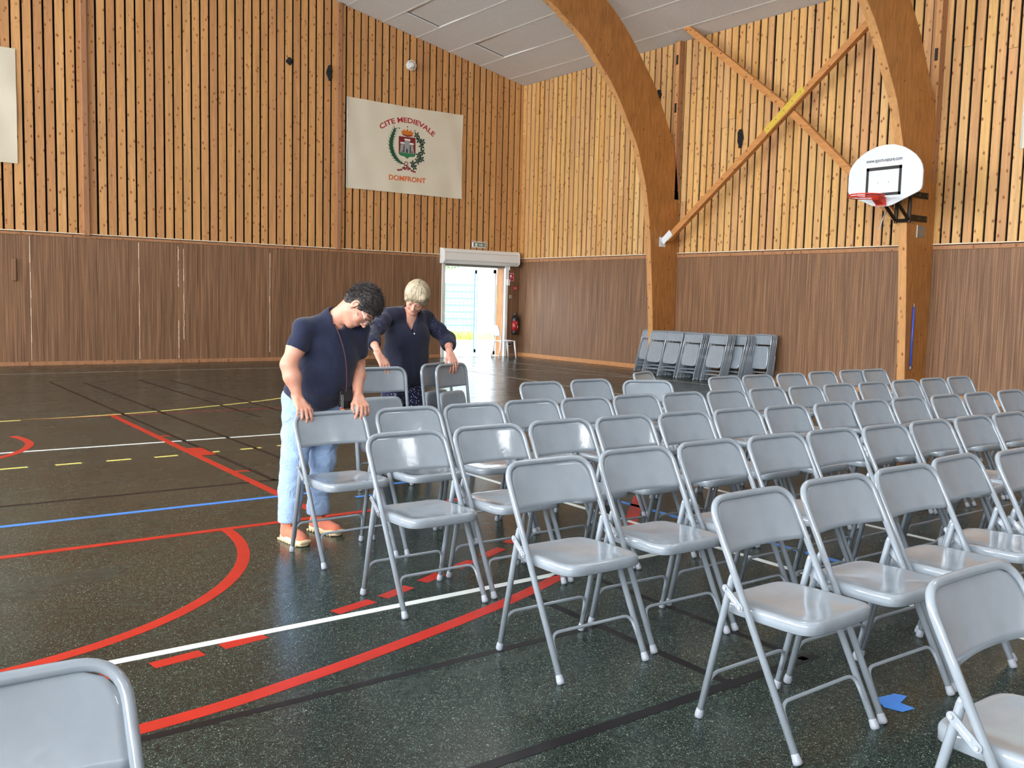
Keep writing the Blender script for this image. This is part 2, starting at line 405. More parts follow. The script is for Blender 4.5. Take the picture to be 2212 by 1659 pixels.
# other two walls, only seen from elsewhere and in reflections, with high frosted glazing that lets daylight in
wo_ = MB(); wo_.box((XW-.2, YW, 0), (XW, 0, 2.6)); wo_.box((XW-.2, YW, 6.7), (XW, 0, EAVE+.2))
for y in np.linspace(YW, 0, 7): wo_.box((XW-.2, max(YW, y-.25), 2.6), (XW, min(0, y+.25), 6.7))
wall_opp = struct(wo_.build('wall_opposite', MAT['panel']))
wr = MB(); wr.box((XW, YW-.2, 0), (0, YW, 2.6))
wr.add([(XW, YW, 6.7), (0, YW, 6.7), (0, YW, EAVE+.2), (XR, YW, roof_z(XR)+.2), (XW, YW, EAVE+.2), (XW, YW-.2, 6.7), (0, YW-.2, 6.7), (0, YW-.2, EAVE+.2), (XR, YW-.2, roof_z(XR)+.2), (XW, YW-.2, EAVE+.2)],
       [(0, 1, 2, 3, 4), (9, 8, 7, 6, 5), (0, 5, 6, 1)])
for x in np.linspace(XW, 0, 5): wr.box((max(XW, x-.3), YW-.2, 2.6), (min(0, x+.3), YW, 6.7))
wall_rear = struct(wr.build('wall_rear', MAT['panel']))
for i in range(6):
    y0, y1 = np.linspace(YW, 0, 7)[i:i+2]; y0 += .25; y1 -= .25
    p_ = struct(MB().box((XW-.12, y0, 2.6), (XW-.08, y1, 6.7)).build('window_%d' % (i+1), MAT['glazing']))
    f = MB()
    for k in range(1, 4): yy = y0+(y1-y0)*k/4; f.box((XW-.08, yy-.03, 2.6), (XW-.02, yy+.03, 6.7))
    f.box((XW-.08, y0, 4.62), (XW-.02, y1, 4.68)); f.build('mullion', MAT['white'], p_)
for i in range(4):
    x0, x1 = np.linspace(XW, 0, 5)[i:i+2]; x0 += .3; x1 -= .3
    struct(MB().box((x0, YW-.12, 2.6), (x1, YW-.08, 6.7)).build('window_%d' % (i+7), MAT['glazing_r']))

# --- slats, one board each
def slat(wall, a0, a1, z0, z1a, z1b, dep, onA, mat):
    # board against wall A spans x a0..a1 (y -dep..0) ; on wall B spans y a0..a1 (x -dep..0)
    m = MB()
    if onA: vs = [(a0, -dep, z0), (a1, -dep, z0), (a1, 0, z0), (a0, 0, z0), (a0, -dep, z1a), (a1, -dep, z1b), (a1, 0, z1b), (a0, 0, z1a)]
    else: vs = [(-dep, a0, z0), (0, a0, z0), (0, a1, z0), (-dep, a1, z0), (-dep, a0, z1a), (0, a0, z1a), (0, a1, z1b), (-dep, a1, z1b)]
    m.add(vs, [(0, 3, 2, 1), (4, 5, 6, 7), (0, 1, 5, 4), (1, 2, 6, 5), (2, 3, 7, 6), (3, 0, 4, 7)])
    return m.build('slat', mat, wall)
PA = .1855; k = 0; x = -.14
rs = random.Random(3)
xpos = [0.0]
gapsA = []
g = -12.09+PA*64.6
x = -.14
while x > -16.2:
    a1 = x; a0 = x-PA+.040+rs.uniform(-.004, .004)
    if not (a1 > -10.74-.02 and a0 < -10.66) or True:
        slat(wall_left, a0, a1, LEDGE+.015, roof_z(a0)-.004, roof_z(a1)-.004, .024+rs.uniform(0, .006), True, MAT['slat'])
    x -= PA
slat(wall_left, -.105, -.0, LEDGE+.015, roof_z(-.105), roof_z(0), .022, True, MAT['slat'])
y = -.0
PB = .179
while y > -17.5:
    a1 = y-.02; a0 = y-PB+.02+rs.uniform(-.007, .007); z1 = EAVE-.004
    if rs.random() < .45:                                        # board butted from two lengths
        zj = rs.uniform(3.4, 6.4); sh = rs.uniform(-.008, .008)
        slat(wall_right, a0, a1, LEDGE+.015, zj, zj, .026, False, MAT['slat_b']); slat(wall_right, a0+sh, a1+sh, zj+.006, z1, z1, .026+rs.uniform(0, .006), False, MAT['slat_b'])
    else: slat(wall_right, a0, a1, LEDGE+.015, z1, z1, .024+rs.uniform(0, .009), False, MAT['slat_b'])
    y -= PB

# --- brown boards below, with their ledge and skirting
seamsA = [-16.4, -14.2, -12.9, -11.746, -10.55, -9.74, -9.455, -8.55, -7.76, -6.95, -5.7, -4.6, -3.82, DX0-.10]
for a, b in zip(seamsA[:-1], seamsA[1:]):
    MB().box((a+.003, -.016-rs.uniform(0, .003), .075), (b-.003, .03, LEDGE-.04)).build('wall_panel', MAT['panel'], wall_left)
MB().box((XW, -.012, .02), (-16.4, .03, LEDGE-.04)).build('wall_panel', MAT['panel'], wall_left)
MB().box((DX1+.09, -.016, .075), (-.0, .03, LEDGE-.04)).build('wall_panel', MAT['panel'], wall_left)
seamA_mat = MAT['l_faint']
for x_, z0_, z1_ in ((-11.746, .1, 2.5), (-9.74, .1, 2.48), (-8.95, 1.6, 2.45), (-8.95, .1, .9), (-8.84, .5, 2.4), (-6.95, .2, 2.4)):
    m = MB(); n = 14
    for i in range(n):
        za = z0_+(z1_-z0_)*i/n; zb = z0_+(z1_-z0_)*(i+1)/n-.003; dx = rs.uniform(-.004, .004); ww = rs.uniform(.003, .008)
        m.box((x_+dx-ww, -.0205, za), (x_+dx+ww, -.017, zb))
    m.build('split_veneer_edge', MAT['pale'], wall_left, label='pale splintered seam between brown boards')
seamsB = [-.0, -1.22, -2.45, -2.855, -3.84, -5.56, -6.6, -7.82, -9.04, -10.26, -11.36, -12.4, -13.6, -14.8, -16.0, -17.4]
for b, a in zip(seamsB[:-1], seamsB[1:]):
    MB().box((-.016-rs.uniform(0, .002), a+.002, .075), (.03, b-.002, LEDGE-.04)).build('wall_panel', MAT['panel'], wall_right)
MB().box((-.012, YW, .02), (.03, -17.4, EAVE)).build('wall_panel', MAT['panel'], wall_right)
struct(MB().bbox((-16.4, -.045, LEDGE-.008), (DX0-.12, .03, LEDGE+.012)).build('trim_1', MAT['pale']))  # ledge top: its bright highlight is put into the pale colour
struct(MB().bbox((-16.4, -.03, LEDGE-.075), (DX0-.12, .02, LEDGE-.02)).build('trim_2', MAT['post']))
struct(MB().bbox((-.045, -17.4, LEDGE-.008), (.03, -.02, LEDGE+.012)).build('trim_3', MAT['pale']))  # same painted highlight along the right-hand ledge
struct(MB().bbox((-.034, -17.4, LEDGE-.09), (.02, -.02, LEDGE-.02)).build('trim_4', MAT['post']))
struct(MB().bbox((-16.4, -.035, 0), (DX0-.1, .03, .08)).build('baseboard_left', MAT['post']))
struct(MB().bbox((-.035, -17.4, 0), (.03, -.03, .10)).build('baseboard_right', MAT['trim']))
struct(MB().bbox((DX1+.09, -.03, 0), (-.03, .03, .08)).build('baseboard_door', MAT['post']))
# vertical cover posts on the gable wall
for i, (x0, x1) in enumerate(((-10.79, -10.685), (-5.38, -5.275))):
    struct(MB().bbox((x0, -.115, LEDGE-.03), (x1, .0, roof_z(x1)-.02), .006).build('trim_%d' % (5+i), MAT['post']))

# --- ceiling: deck, tiles and bars along the slope
ce = MB()
for sgn, xa, xb in ((1, XR, .3), (-1, XW, XR)):
    za, zb = (roof_z(XR), roof_z(0)-SL*.3) if sgn > 0 else (roof_z(XW), roof_z(XR))
    ce.add([(xa, YW, za+.05), (xb, YW, zb+.05), (xb, .3, zb+.05), (xa, .3, za+.05), (xa, YW, za+.25), (xb, YW, zb+.25), (xb, .3, zb+.25), (xa, .3, za+.25)],
           [(0, 3, 2, 1), (4, 5, 6, 7), (0, 1, 5, 4), (1, 2, 6, 5), (2, 3, 7, 6), (3, 0, 4, 7)])
ceiling = struct(ce.build('ceiling', MAT['plaster']))
gx = [0, -.497]+[-.497-.925*i for i in range(1, 13)]; gy = [0, -1.04]+[-1.04-1.568*i for i in range(1, 11)]
def tile(x0, x1, y0, y1, drop=0, name='ceiling_tile', mat=None, th=.02):
    z0, z1 = roof_z(x0)-drop, roof_z(x1)-drop
    return MB().add([(x0, y0, z0), (x1, y0, z1), (x1, y1, z1), (x0, y1, z0), (x0, y0, z0+th), (x1, y0, z1+th), (x1, y1, z1+th), (x0, y1, z0+th)],
           [(0, 3, 2, 1), (4, 5, 6, 7), (0, 1, 5, 4), (1, 2, 6, 5), (2, 3, 7, 6), (3, 0, 4, 7)]).build(name, mat or MAT['tile'], ceiling)
for i in range(len(gx)-1):
    for j in range(len(gy)-1):
        x1, x0 = gx[i], gx[i+1]; y1, y0 = gy[j], gy[j+1]
        o = tile(x0+.012, x1-.012, y0+.012, y1-.012)
        if (i, j) in ((2, 1), (4, 1)):                           # two tiles sit crooked in their frame
            for v in o.data.vertices:
                if v.co.y > y1-.1: v.co.z += .035
for x_ in gx[1:]: tile(x_-.02, x_+.02, gy[-1], 0, .006, 'ceiling_bar', MAT['tbar'], .03)
for y_ in gy[1:]:
    for i in range(len(gx)-1): tile(gx[i+1]+.02, gx[i]-.02, y_-.011, y_+.011, .002, 'ceiling_cross_bar', MAT['tbar'], .02)
tile(XR-.05, gx[-1], gy[-1], 0, -.0, 'ceiling_sheet', MAT['tile']); tile(XR, 0, YW, gy[-1], -.0, 'ceiling_sheet', MAT['tile']); tile(XW, XR, YW, 0, -.0, 'ceiling_sheet', MAT['tile'])

# --- roof lights, one per bay on either slope
for i_, (sx, sy) in enumerate([(x_, y_) for x_ in (-6.2, -17.8) for y_ in (-7.6, -13.4, -19.2, -25.0)]):
    zz = roof_z(sx)-.03; sgn = -SL if sx > XR else SL
    w_ = .6; p_ = struct(MB().add([(sx-w_, sy-w_, zz-sgn*w_), (sx+w_, sy-w_, zz+sgn*w_), (sx+w_, sy+w_, zz+sgn*w_), (sx-w_, sy+w_, zz-sgn*w_)], [(0, 3, 2, 1)]).build('window_%d' % (i_+11), MAT['skylight']))
    f = MB()
    for a_, b_, c_, d_ in ((-w_-.08, -w_, -w_-.08, w_+.08), (w_, w_+.08, -w_-.08, w_+.08), (-w_, w_, -w_-.08, -w_), (-w_, w_, w_, w_+.08)):
        P_ = [(sx+a_, sy+c_), (sx+b_, sy+c_), (sx+b_, sy+d_), (sx+a_, sy+d_)]; n_ = len(f.v)
        f.add([(x_, y_, zz-.08+sgn*(x_-sx)) for x_, y_ in P_]+[(x_, y_, zz+.05+sgn*(x_-sx)) for x_, y_ in P_], [(0, 3, 2, 1), (4, 5, 6, 7), (0, 1, 5, 4), (1, 2, 6, 5), (2, 3, 7, 6), (3, 0, 4, 7)])
    f.build('window_frame', MAT['white'], p_)
# --- glulam arches
intr = [(-.60, 0), (-.66, .7), (-.70, 1.3), (-.77, 2.1), (-.82, 2.6), (-.855, 2.94), (-.915, 3.354), (-1.035, 3.936), (-1.17, 4.315), (-1.335, 4.765), (-1.526, 5.062), (-1.679, 5.313), (-1.94, 5.70), (-2.177, 5.981), (-2.421, 6.21), (-2.68, 6.47), (-2.946, 6.68), (-3.35, 6.922), (-3.74, 7.15), (-4.6, 7.52), (-5.8, 7.9), (-7.4, 8.24), (-9.4, 8.55), (-12.0, 8.72)]
extr = [(-.03, 0), (-.03, 1.5), (-.03, 2.94), (-.05, 3.6), (-.13, 4.25), (-.2, 4.62), (-.308, 4.975), (-.476, 5.278), (-.626, 5.558), (-.80, 5.87), (-.977, 6.119), (-1.283, 6.485), (-1.527, 6.78), (-1.908, 7.14), (-2.30, 7.437), (-2.9, 7.70), (-3.8, 7.95), (-5.0, 8.28), (-6.5, 8.6), (-9.0, 8.98), (-12.0, 9.3)]
def resample(P, n):
    P = np.array(P); d = np.r_[0, np.cumsum(np.linalg.norm(np.diff(P, axis=0), axis=1))]; t_ = np.linspace(0, d[-1], n)
    return np.c_[np.interp(t_, d, P[:, 0]), np.interp(t_, d, P[:, 1])]
def arch(yf, label):
    si = np.array(smooth_path(intr, 4)); se = np.array(smooth_path(extr, 4)); n = 90
    a = resample(si, n); b = resample(se, n); root = thing('glulam_arch', label, 'arch', (0, yf+.07, 0), group='curved laminated timber arches')
    R = [(a, b), (np.c_[XW-a[::-1, 0], a[::-1, 1]], np.c_[XW-b[::-1, 0], b[::-1, 1]])]
    A = np.vstack([R[0][0], R[1][0][1:]]); B = np.vstack([R[0][1], R[1][1][1:]]); m = MB(); N = len(A)
    vs = []
    for y_ in (-.07, .07):
        for P in (A, B): vs += [(p[0], y_, p[1]) for p in P]
    fs = []
    for i in range(N-1):
        fs += [(i, N+i, N+i+1, i+1), (2*N+i, 2*N+i+1, 3*N+i+1, 3*N+i), (N+i, 3*N+i, 3*N+i+1, N+i+1)]
    fs += [(0, 2*N, 3*N, N), (N-1, 2*N-1, 4*N-1, 3*N-1)]
    m.add(vs, fs).build('arch_body', MAT['glulam'], root)
    ln = MB(); vs = []                                           # inner lamination; light from the left is put into its paler colour
    tmid = np.gradient(A, axis=0); nn = np.c_[tmid[:, 1], -tmid[:, 0]]; nn /= np.linalg.norm(nn, axis=1)[:, None]
    if nn[3, 0] > 0: nn = -nn
    for y_ in (-.0705, .0705):
        vs += [(p[0], y_, p[1]) for p in A+nn*.0]+[(p[0], y_, p[1]) for p in A+nn*.012]
    fs = []
    for i in range(N-1):
        fs += [(i, i+1, N+i+1, N+i), (2*N+i, 3*N+i, 3*N+i+1, 2*N+i+1), (N+i, N+i+1, 3*N+i+1, 3*N+i)]
    ln.add(vs, fs).build('edge_lamination', MAT['lamella'], root, label='knotty inner edge of the arch, its light painted in')
    return root
arch(-5.71, 'laminated timber arch nearer the door, with stacked chairs leaning at its foot')
arch(-11.52, 'laminated timber arch on the right carrying the basketball backboard')
# wall posts standing behind the arches
for yf, zb, lab in ((-5.71, 3.72, 'box post on the slatted wall behind the arch nearer the door'), (-11.52, 3.58, 'box post on the slatted wall behind the arch with the backboard')):
    r = thing('wall_post', lab, 'post', (0, yf, 0))
    MB().bbox((-.185, .0, zb), (-.03, .15, EAVE-.02), .004).build('post_body', MAT['post'], r)
    MB().bbox((-.195, .0, zb+.22), (-.185, .10, EAVE-.05), .002).build('cover_board', MAT['lamella'], r)
    for z_ in (6.55, 5.55):
        MB().bbox((-.197, .03, z_), (-.19, .09, z_+.2), .002).build('notch', MAT['darkmetal'], r, label='painted shade of a notch in the post')  # dark block laid on the face, colour stands for a shaded recess
    for z_ in (zb+.2, zb+.45): MB().lathe([(.012, -.012), (.012, 0)], (-.1, .0, z_), 8, 1).build('bolt', MAT['steel'], r)

# --- cross braces between the arches
def beam(p0, p1, wx, wn, mat, name, parent=None):
    p0 = np.array(p0); p1 = np.array(p1); d = p1-p0; L = np.linalg.norm(d); d = d/L
    xax = np.array([1.0, 0, 0]); n = np.cross(d, xax)
    vs = []
    for t_ in (0, L):
        for sx, sn in ((-1, -1), (1, -1), (1, 1), (-1, 1)):
            vs.append(p0+d*t_+xax*sx*wx/2+n*sn*wn/2)
    return MB().add(vs, [(0, 1, 2, 3), (7, 6, 5, 4), (0, 4, 5, 1), (1, 5, 6, 2), (2, 6, 7, 3), (3, 7, 4, 0)]).build(name, mat, parent)
XB = -.47
r = thing('cross_brace', 'sloping timber brace rising to the right, with a yellow steel plate at its middle', 'brace', (XB, -5.8, 2.86))
def loc_beam(root, p0, p1, *a):
    o = beam(np.array(p0)-np.array(root.location), np.array(p1)-np.array(root.location), *a, root); return o
loc_beam(r, (XB, -5.87, 2.86), (XB, -11.34, 7.08), .11, .125, MAT['brace'], 'brace_beam')
pl = loc_beam(r, (XB-.058, -8.33, 4.77), (XB-.058, -9.15, 5.44), .008, .127, MAT['gold'], 'gusset_plate'); pl['label'] = 'yellow steel joint plate'
for k in range(5):
    p = np.array([XB-.062, -8.33, 4.77])+(np.array([0, -.82, .67]))*(.08+.21*k)-np.array(r.location)
    MB().lathe([(.009, -.012), (.009, 0)], p, 8, 0).build('bolt', MAT['steel'], pl)
loc_beam(r, (XB-.058, -5.74, 2.80), (XB-.058, -5.98, 2.99), .006, .14, MAT['platew'], 'end_bracket')['label'] = 'white steel end bracket'
MB().box((XB-.12, -5.725-r.location.y-.0, 2.70-r.location.z), (XB+.1, -5.71-r.location.y, 2.90-r.location.z)).build('base_plate', MAT['platew'], r) if False else None
b_ = MB().box((-.12, .078, -.16), (.06, .088, .04)); b_.build('base_plate', MAT['platew'], r, label='white steel plate screwed to the arch')
r2 = thing('cross_brace', 'sloping timber brace falling to the right, from the ceiling down behind the backboard', 'brace', (XB+.02, -11.3, 2.82))
loc_beam(r2, (XB+.02, -6.0, 7.28), (XB+.02, -8.70, 5.19), .10, .125, MAT['brace'], 'brace_beam')
loc_beam(r2, (XB+.02, -8.90, 5.035), (XB+.02, -11.37, 2.76), .10, .125, MAT['brace'], 'brace_beam')

# --- door: opening, reveal, shutter box, leaf folded open outside
door = struct(MB().box((DX0-.09, -.03, 0), (DX0, .33, DZ+.02)).box((DX1, .1, 0), (DX1+.02, .33, DZ+.02)).build('door_1', MAT['white']))
MB().bbox((DX1+.0, -.045, 0), (DX1+.085, .1, DZ+.1)).build('shutter_rail', MAT['white'], door)
MB().bbox((DX0-.10, -.045, 0), (DX0-.035, .03, DZ+.1)).build('shutter_rail', MAT['white'], door)
MB().box((DX1-.012, .04, .01), (DX1, .33, DZ)).build('wood_reveal', MAT['glulam'], door, label='varnished wood reveal')
MB().box((DX0, .0, DZ-.03), (DX1, .33, DZ+.12)).build('lintel', MAT['steel'], door, label='grey lintel')
MB().box((DX0, .0, -.02), (DX1, .34, .006)).build('threshold', MAT['concrete'], door)
lf = MB()
for z0, z1, y0, y1 in ((0.02, 2.28, .36, .44), (0.02, 2.28, 1.22, 1.30), (.02, .12, .36, 1.3), (2.18, 2.28, .36, 1.3)): lf.box((DX1-.05, y0, z0), (DX1-.01, y1, z1))
leaf = lf.build('door_leaf', MAT['white'], door, label='white framed glass door leaf standing open outside')
MB().box((DX1-.035, .44, .12), (DX1-.03, 1.22, 2.18)).build('glass_pane', MAT['lens'], leaf)
MB().tube(fillet([(DX1-.05, 1.2, 1.05), (DX1-.12, 1.2, 1.05), (DX1-.12, 1.05, 1.05)], .02), .011, 8).build('handle', MAT['steel'], leaf)
MB().box((DX1-.06, 1.30, .02), (DX1-.01, 1.33, 2.28)).build('edge_strip', MAT['bluetrim'], leaf, label='blue edge strip')
sb = thing('roller_shutter_box', 'white angular roller shutter box above the open door', 'shutter box', (-1.36, 0, 2.37))
prof = [(-.005, 0), (-.17, 0), (-.25, .07), (-.25, .28), (-.20, .36), (-.005, .38)]
MB().prism(prof, 0, -1.15, 1.15).build('housing', MAT['white'], sb)
for s_ in (-1, 1): MB().prism([(y_*1.02, .19+(z_-.19)*1.03) for y_, z_ in prof], 0, s_*1.15-(.012 if s_ < 0 else 0), s_*1.15+(.012 if s_ > 0 else 0)).build('end_cap', MAT['white'], sb)
MB().box((-1.14, -.254, .075), (1.14, -.25, .082)).build('seam', MAT['steel'], sb)
MB().box((-1.14, -.254, .272), (1.14, -.25, .278)).build('seam', MAT['steel'], sb)
MB().tube([(.93, -.12, 0), (.93, -.12, -.1)], .012, 8).build('crank_eye', MAT['white'], sb)

# --- floor markings: thin paint strips on the floor
def strip(pts, width, mat, name='floor_line', z=.0012, label=None):
    P = [np.array(p[:2], float) for p in pts]; vs = []; fs = []; n = len(P)
    for i in range(n):
        a = P[max(i-1, 0)]; b = P[min(i+1, n-1)]; d = (b-a)/np.linalg.norm(b-a); nn = np.array([-d[1], d[0]])*width/2
        vs += [(*(P[i]+nn), z), (*(P[i]-nn), z), (*(P[i]+nn), .0), (*(P[i]-nn), .0)]
    for i in range(n-1):
        k = 4*i; fs += [(k, k+1, k+5, k+4), (k+2, k, k+4, k+6), (k+1, k+3, k+7, k+5)]
    return mesh_obj(name, vs, fs, mat, flr, label=label)
def arc(cx, cy, r, a0, a1, n=40): return [(cx+r*math.cos(math.radians(a0+(a1-a0)*i/n)), cy+r*math.sin(math.radians(a0+(a1-a0)*i/n))) for i in range(n+1)]
strip([(-22, -16.13), (-10.52, -16.13)], .05, MAT['l_white'], label='white court line nearest the camera')
strip([(-10.54, -12.0), (-10.54, -19.5)], .045, MAT['l_white'], z=.0016); strip([(-9.16, -13.6), (-9.17, -19)], .045, MAT['l_white'])
strip([(-22, -10.53), (-9.3, -10.55)], .05, MAT['l_white']); strip([(-22, -1.75), (-1.72, -1.98)], .05, MAT['l_faint']); strip([(-1.74, -1.98), (-1.6, -12)], .05, MAT['l_faint'])
strip([(-4.1, -2), (-4.5, -9)], .05, MAT['l_faint']); strip([(-3.6, -2), (-1.7, -7)], .04, MAT['l_faint'])
strip(smooth_path([(-22, -16.84), (-15.4, -16.82), (-14.11, -16.79), (-13.5, -16.70), (-12.92, -16.56), (-12.4, -16.41), (-12.08, -16.30), (-11.75, -16.17)]), .075, MAT['l_red'], label='broad curved red line in front of the chairs')
strip(arc(-14.72, -14.25, 1.78, -89, 1), .07, MAT['l_red'], label='red half circle'); strip([(-16.9, -16.03), (-14.72, -16.03)], .07, MAT['l_red'])
strip([(-22, -14.24), (-10.9, -14.25)], .06, MAT['l_red'], z=.0016); strip([(-22, -13.49), (-12.0, -13.49), (-9, -13.49)], .055, MAT['l_blue'])
strip([(-10.15, -12), (-10.16, -19)], .05, MAT['l_blue']); strip([(-9.9, -14.87), (-10.9, -15.77)], .09, MAT['l_red'])
strip([(-22, -12.83), (-10.6, -12.9)], .04, MAT['l_black'])
strip([(-12.21, -8.2), (-12.25, -14.2)], .07, MAT['l_red'], z=.0016)
strip([(-12.21, -11.02), (-12.06, -11.05), (-12.06, -11.5)], .01, MAT['l_red']); mesh_obj('floor_patch', [(-12.24, -11.02, .0018), (-12.06, -11.05, .0018), (-12.06, -11.5, .0018), (-12.24, -11.5, .0018)], [(0, 1, 2, 3)], MAT['l_red'], flr)
for y_ in (-10.13, -12.38): strip([(-12.2, y_), (-12.08, y_-.03)], .05, MAT['l_red'])
strip(smooth_path([(-20, -8.1), (-16, -8.28), (-13.41, -8.27), (-11.83, -8.1), (-10.7, -7.74), (-9.74, -7.28), (-8.6, -6.4), (-7.7, -5.2)]), .05, MAT['l_yellow'], label='long yellow curved line')
strip([(-13.2, -8.27), (-12.29, -8.25), (-10.17, -8.34), (-8.5, -8.4)], .05, MAT['l_maroon'] if 'l_maroon' in MAT else MAT['b_maroon'])
for a, b in ((-14.25, -14.02), (-13.83, -13.62), (-13.41, -13.20), (-13.0, -12.79), (-12.59, -12.38), (-12.06, -11.98), (-11.77, -11.56), (-11.38, -11.17)):
    yy = -11.39+max(0, a+12.4)*.11; strip([(a, yy), (b, yy+.01)], .045, MAT['l_yellow'], 'floor_dash')
strip(smooth_path([(-13.46, -9.5), (-13.40, -9.75), (-13.40, -10.1), (-13.53, -10.48), (-13.75, -10.79), (-14.1, -11.02)]), .075, MAT['l_red'], z=.0014)
for x_, y0, y1 in ((-12.07, -3.6, -12.95), (-11.62, -3.9, -12.1), (-10.72, -3.7, -9.1), (-10.26, -3.9, -9.0)): strip([(x_, y0), (x_, y1)], .045, MAT['l_black'])
strip([(-22, -16.86), (-12.12, -16.87)], .04, MAT['l_black'], z=.0008); strip([(-12.10, -16.35), (-12.10, -17.7)], .045, MAT['l_black'], z=.0008)
strip([(-11.62, -16.3), (-11.63, -17.67)], .04, MAT['l_black']); strip([(-15.0, -17.66), (-11.55, -17.66)], .05, MAT['l_black'])
for a, b in (((-14.6, -16.27), (-14.42, -16.27)), ((-14.2, -16.26), (-14.05, -16.26)), ((-13.94, -16.25), (-13.73, -16.22)), ((-13.64, -16.2), (-13.44, -16.17)), ((-13.05, -16.06), (-12.82, -16.0)), ((-12.75, -15.98), (-12.55, -15.9)), ((-12.45, -15.86), (-12.29, -15.79)), ((-12.16, -15.74), (-12.0, -15.67)), ((-11.9, -15.63), (-11.7, -15.54)), ((-11.6, -15.46), (-11.45, -15.37))):
    strip([a, b], .07, MAT['l_red'], 'floor_dash', z=.001)
mesh_obj('floor_patch', [(-11.74, -18.06, .002), (-11.63, -18.08, .002), (-11.61, -18.12, .002), (-11.69, -18.14, .002), (-11.69, -18.20, .002), (-11.76, -18.19, .002), (-11.78, -18.13, .002)], [(0, 6, 5, 4, 3, 2, 1)], MAT['l_blue'], flr, label='small blue painted mark')
mesh_obj('floor_patch', [(-11.80, -13.78, .002), (-11.66, -13.78, .002), (-11.66, -13.83, .002), (-11.80, -13.83, .002)], [(0, 3, 2, 1)], MAT['l_blue'], flr)

# ================================================================ OUTSIDE THE DOOR
struct(MB().box((-25, .33, -.12), (25, 45, -.02)).build('floor_outside', MAT['concrete']))
gm = MB()
for i in range(2600):
    x_ = rng.uniform(1, 9); y_ = rng.uniform(8.6, 10.2); h = rng.uniform(.1, .38); a = rng.uniform(0, PI)
    dx, dy = math.cos(a)*.02, math.sin(a)*.02; lx, ly = rng.normal(0, .05, 2)
    gm.add([(x_-dx, y_-dy, -.02), (x_+dx, y_+dy, -.02), (x_+lx, y_+ly, h)], [(0, 1, 2)])
g_ = gm.build('tall_grass', MAT['grass']); g_['kind'] = 'stuff'; tag(g_, 'strip of yellowing grass outside the open door', 'grass')
fn = thing('mesh_fence', 'pale green wire mesh fence seen through the open door', 'fence', (6.4, 11.5, 0))
for i in range(5): MB().box((-4+i*2.5-.03, -.03, 0), (-4+i*2.5+.03, .03, 2.1)).build('fence_post', MAT['fence'], fn)
fm = MB()
for i in range(100): fm.box((-4+i*.1-.014, -.008, .1), (-4+i*.1+.014, .008, 2.08))
for k in range(8): fm.box((-4, -.014, .12+k*.27), (6, .014, .17+k*.27))
q = fm.build('wire_mesh', MAT['fence'], fn); q['kind'] = 'stuff'
tr = thing('leafy_tree', 'bright green leafy tree beyond the fence outside the door', 'tree', (8.0, 17, 0))
MB().tube([(0, 0, 0), (.1, 0, 1.5), (.0, .1, 3)], [.18, .14, .1], 10).build('trunk', MAT['bark'], tr)
lm = MB()
for i in range(4200):
    v = rng.normal(0, 1, 3); v /= np.linalg.norm(v); v *= rng.uniform(.4, 1)**.4*np.array([1.9, 1.7, 1.9]); c = v+np.array([0, 0, 4.6])
    a, b = rng.normal(0, 1, (2, 3)); a /= np.linalg.norm(a); b -= a*(a@b); b /= np.linalg.norm(b)
    lm.add([c-a*.09, c+b*.045, c+a*.09, c-b*.045], [(0, 1, 2, 3)])
q = lm.build('foliage', MAT['leaf'], tr); q['kind'] = 'stuff'
rl = thing('low_railing', 'low metal railing outside the open door', 'railing', (1.9, 9.0, 0))
MB().box((-4, -.02, .92), (2.2, .02, .97)).build('top_rail', MAT['steel'], rl)
for i in range(4): MB().box((-3+i*1.7-.02, -.02, 0), (-3+i*1.7+.02, .02, .93)).build('rail_post', MAT['steel'], rl)

# ================================================================ FOLDING CHAIRS
HW = .2275; TR = .0130
def frame_pt(s, x):            # s = height parameter along the leaning tube
    return (x, .525*s, s)
def panel_surface(fy, z0, z1, zc, bow, hw, rtop):
    """curved backrest sheet; fy(z)->y of the tube line, returns MB"""
    nu, nv = 20, 9; m = MB(); F = []; Bk = []
    th = .006
    for j in range(nv+1):
        v = j/nv; z = z0+(z1-z0)*v
        dz = z-(z1-rtop); wid = hw if dz <= 0 else hw-rtop+math.sqrt(max(0, rtop**2-dz**2))
        for i in range(nu+1):
            u = -1+2*i/nu; x_ = u*wid; o = bow*(1-(x_/hw)**2)*(1-.35*v)
            F.append((x_, fy(z)+o-th/2, z)); Bk.append((x_, fy(z)+o+th/2, z))
    n = len(F); W = nu+1
    m.v = F+Bk
    for j in range(nv):
        for i in range(nu):
            a = j*W+i; m.f += [(a, a+1, a+W+1, a+W), (n+a, n+a+W, n+a+W+1, n+a+1)]
    for i in range(nu): m.f += [(i, n+i, n+i+1, i+1), (nv*W+i, nv*W+i+1, n+nv*W+i+1, n+nv*W+i)]
    for j in range(nv): a = j*W; m.f += [(a, a+W, n+a+W, n+a), (a+nu, n+a+nu, n+a+W+nu, a+W+nu)]
    return m
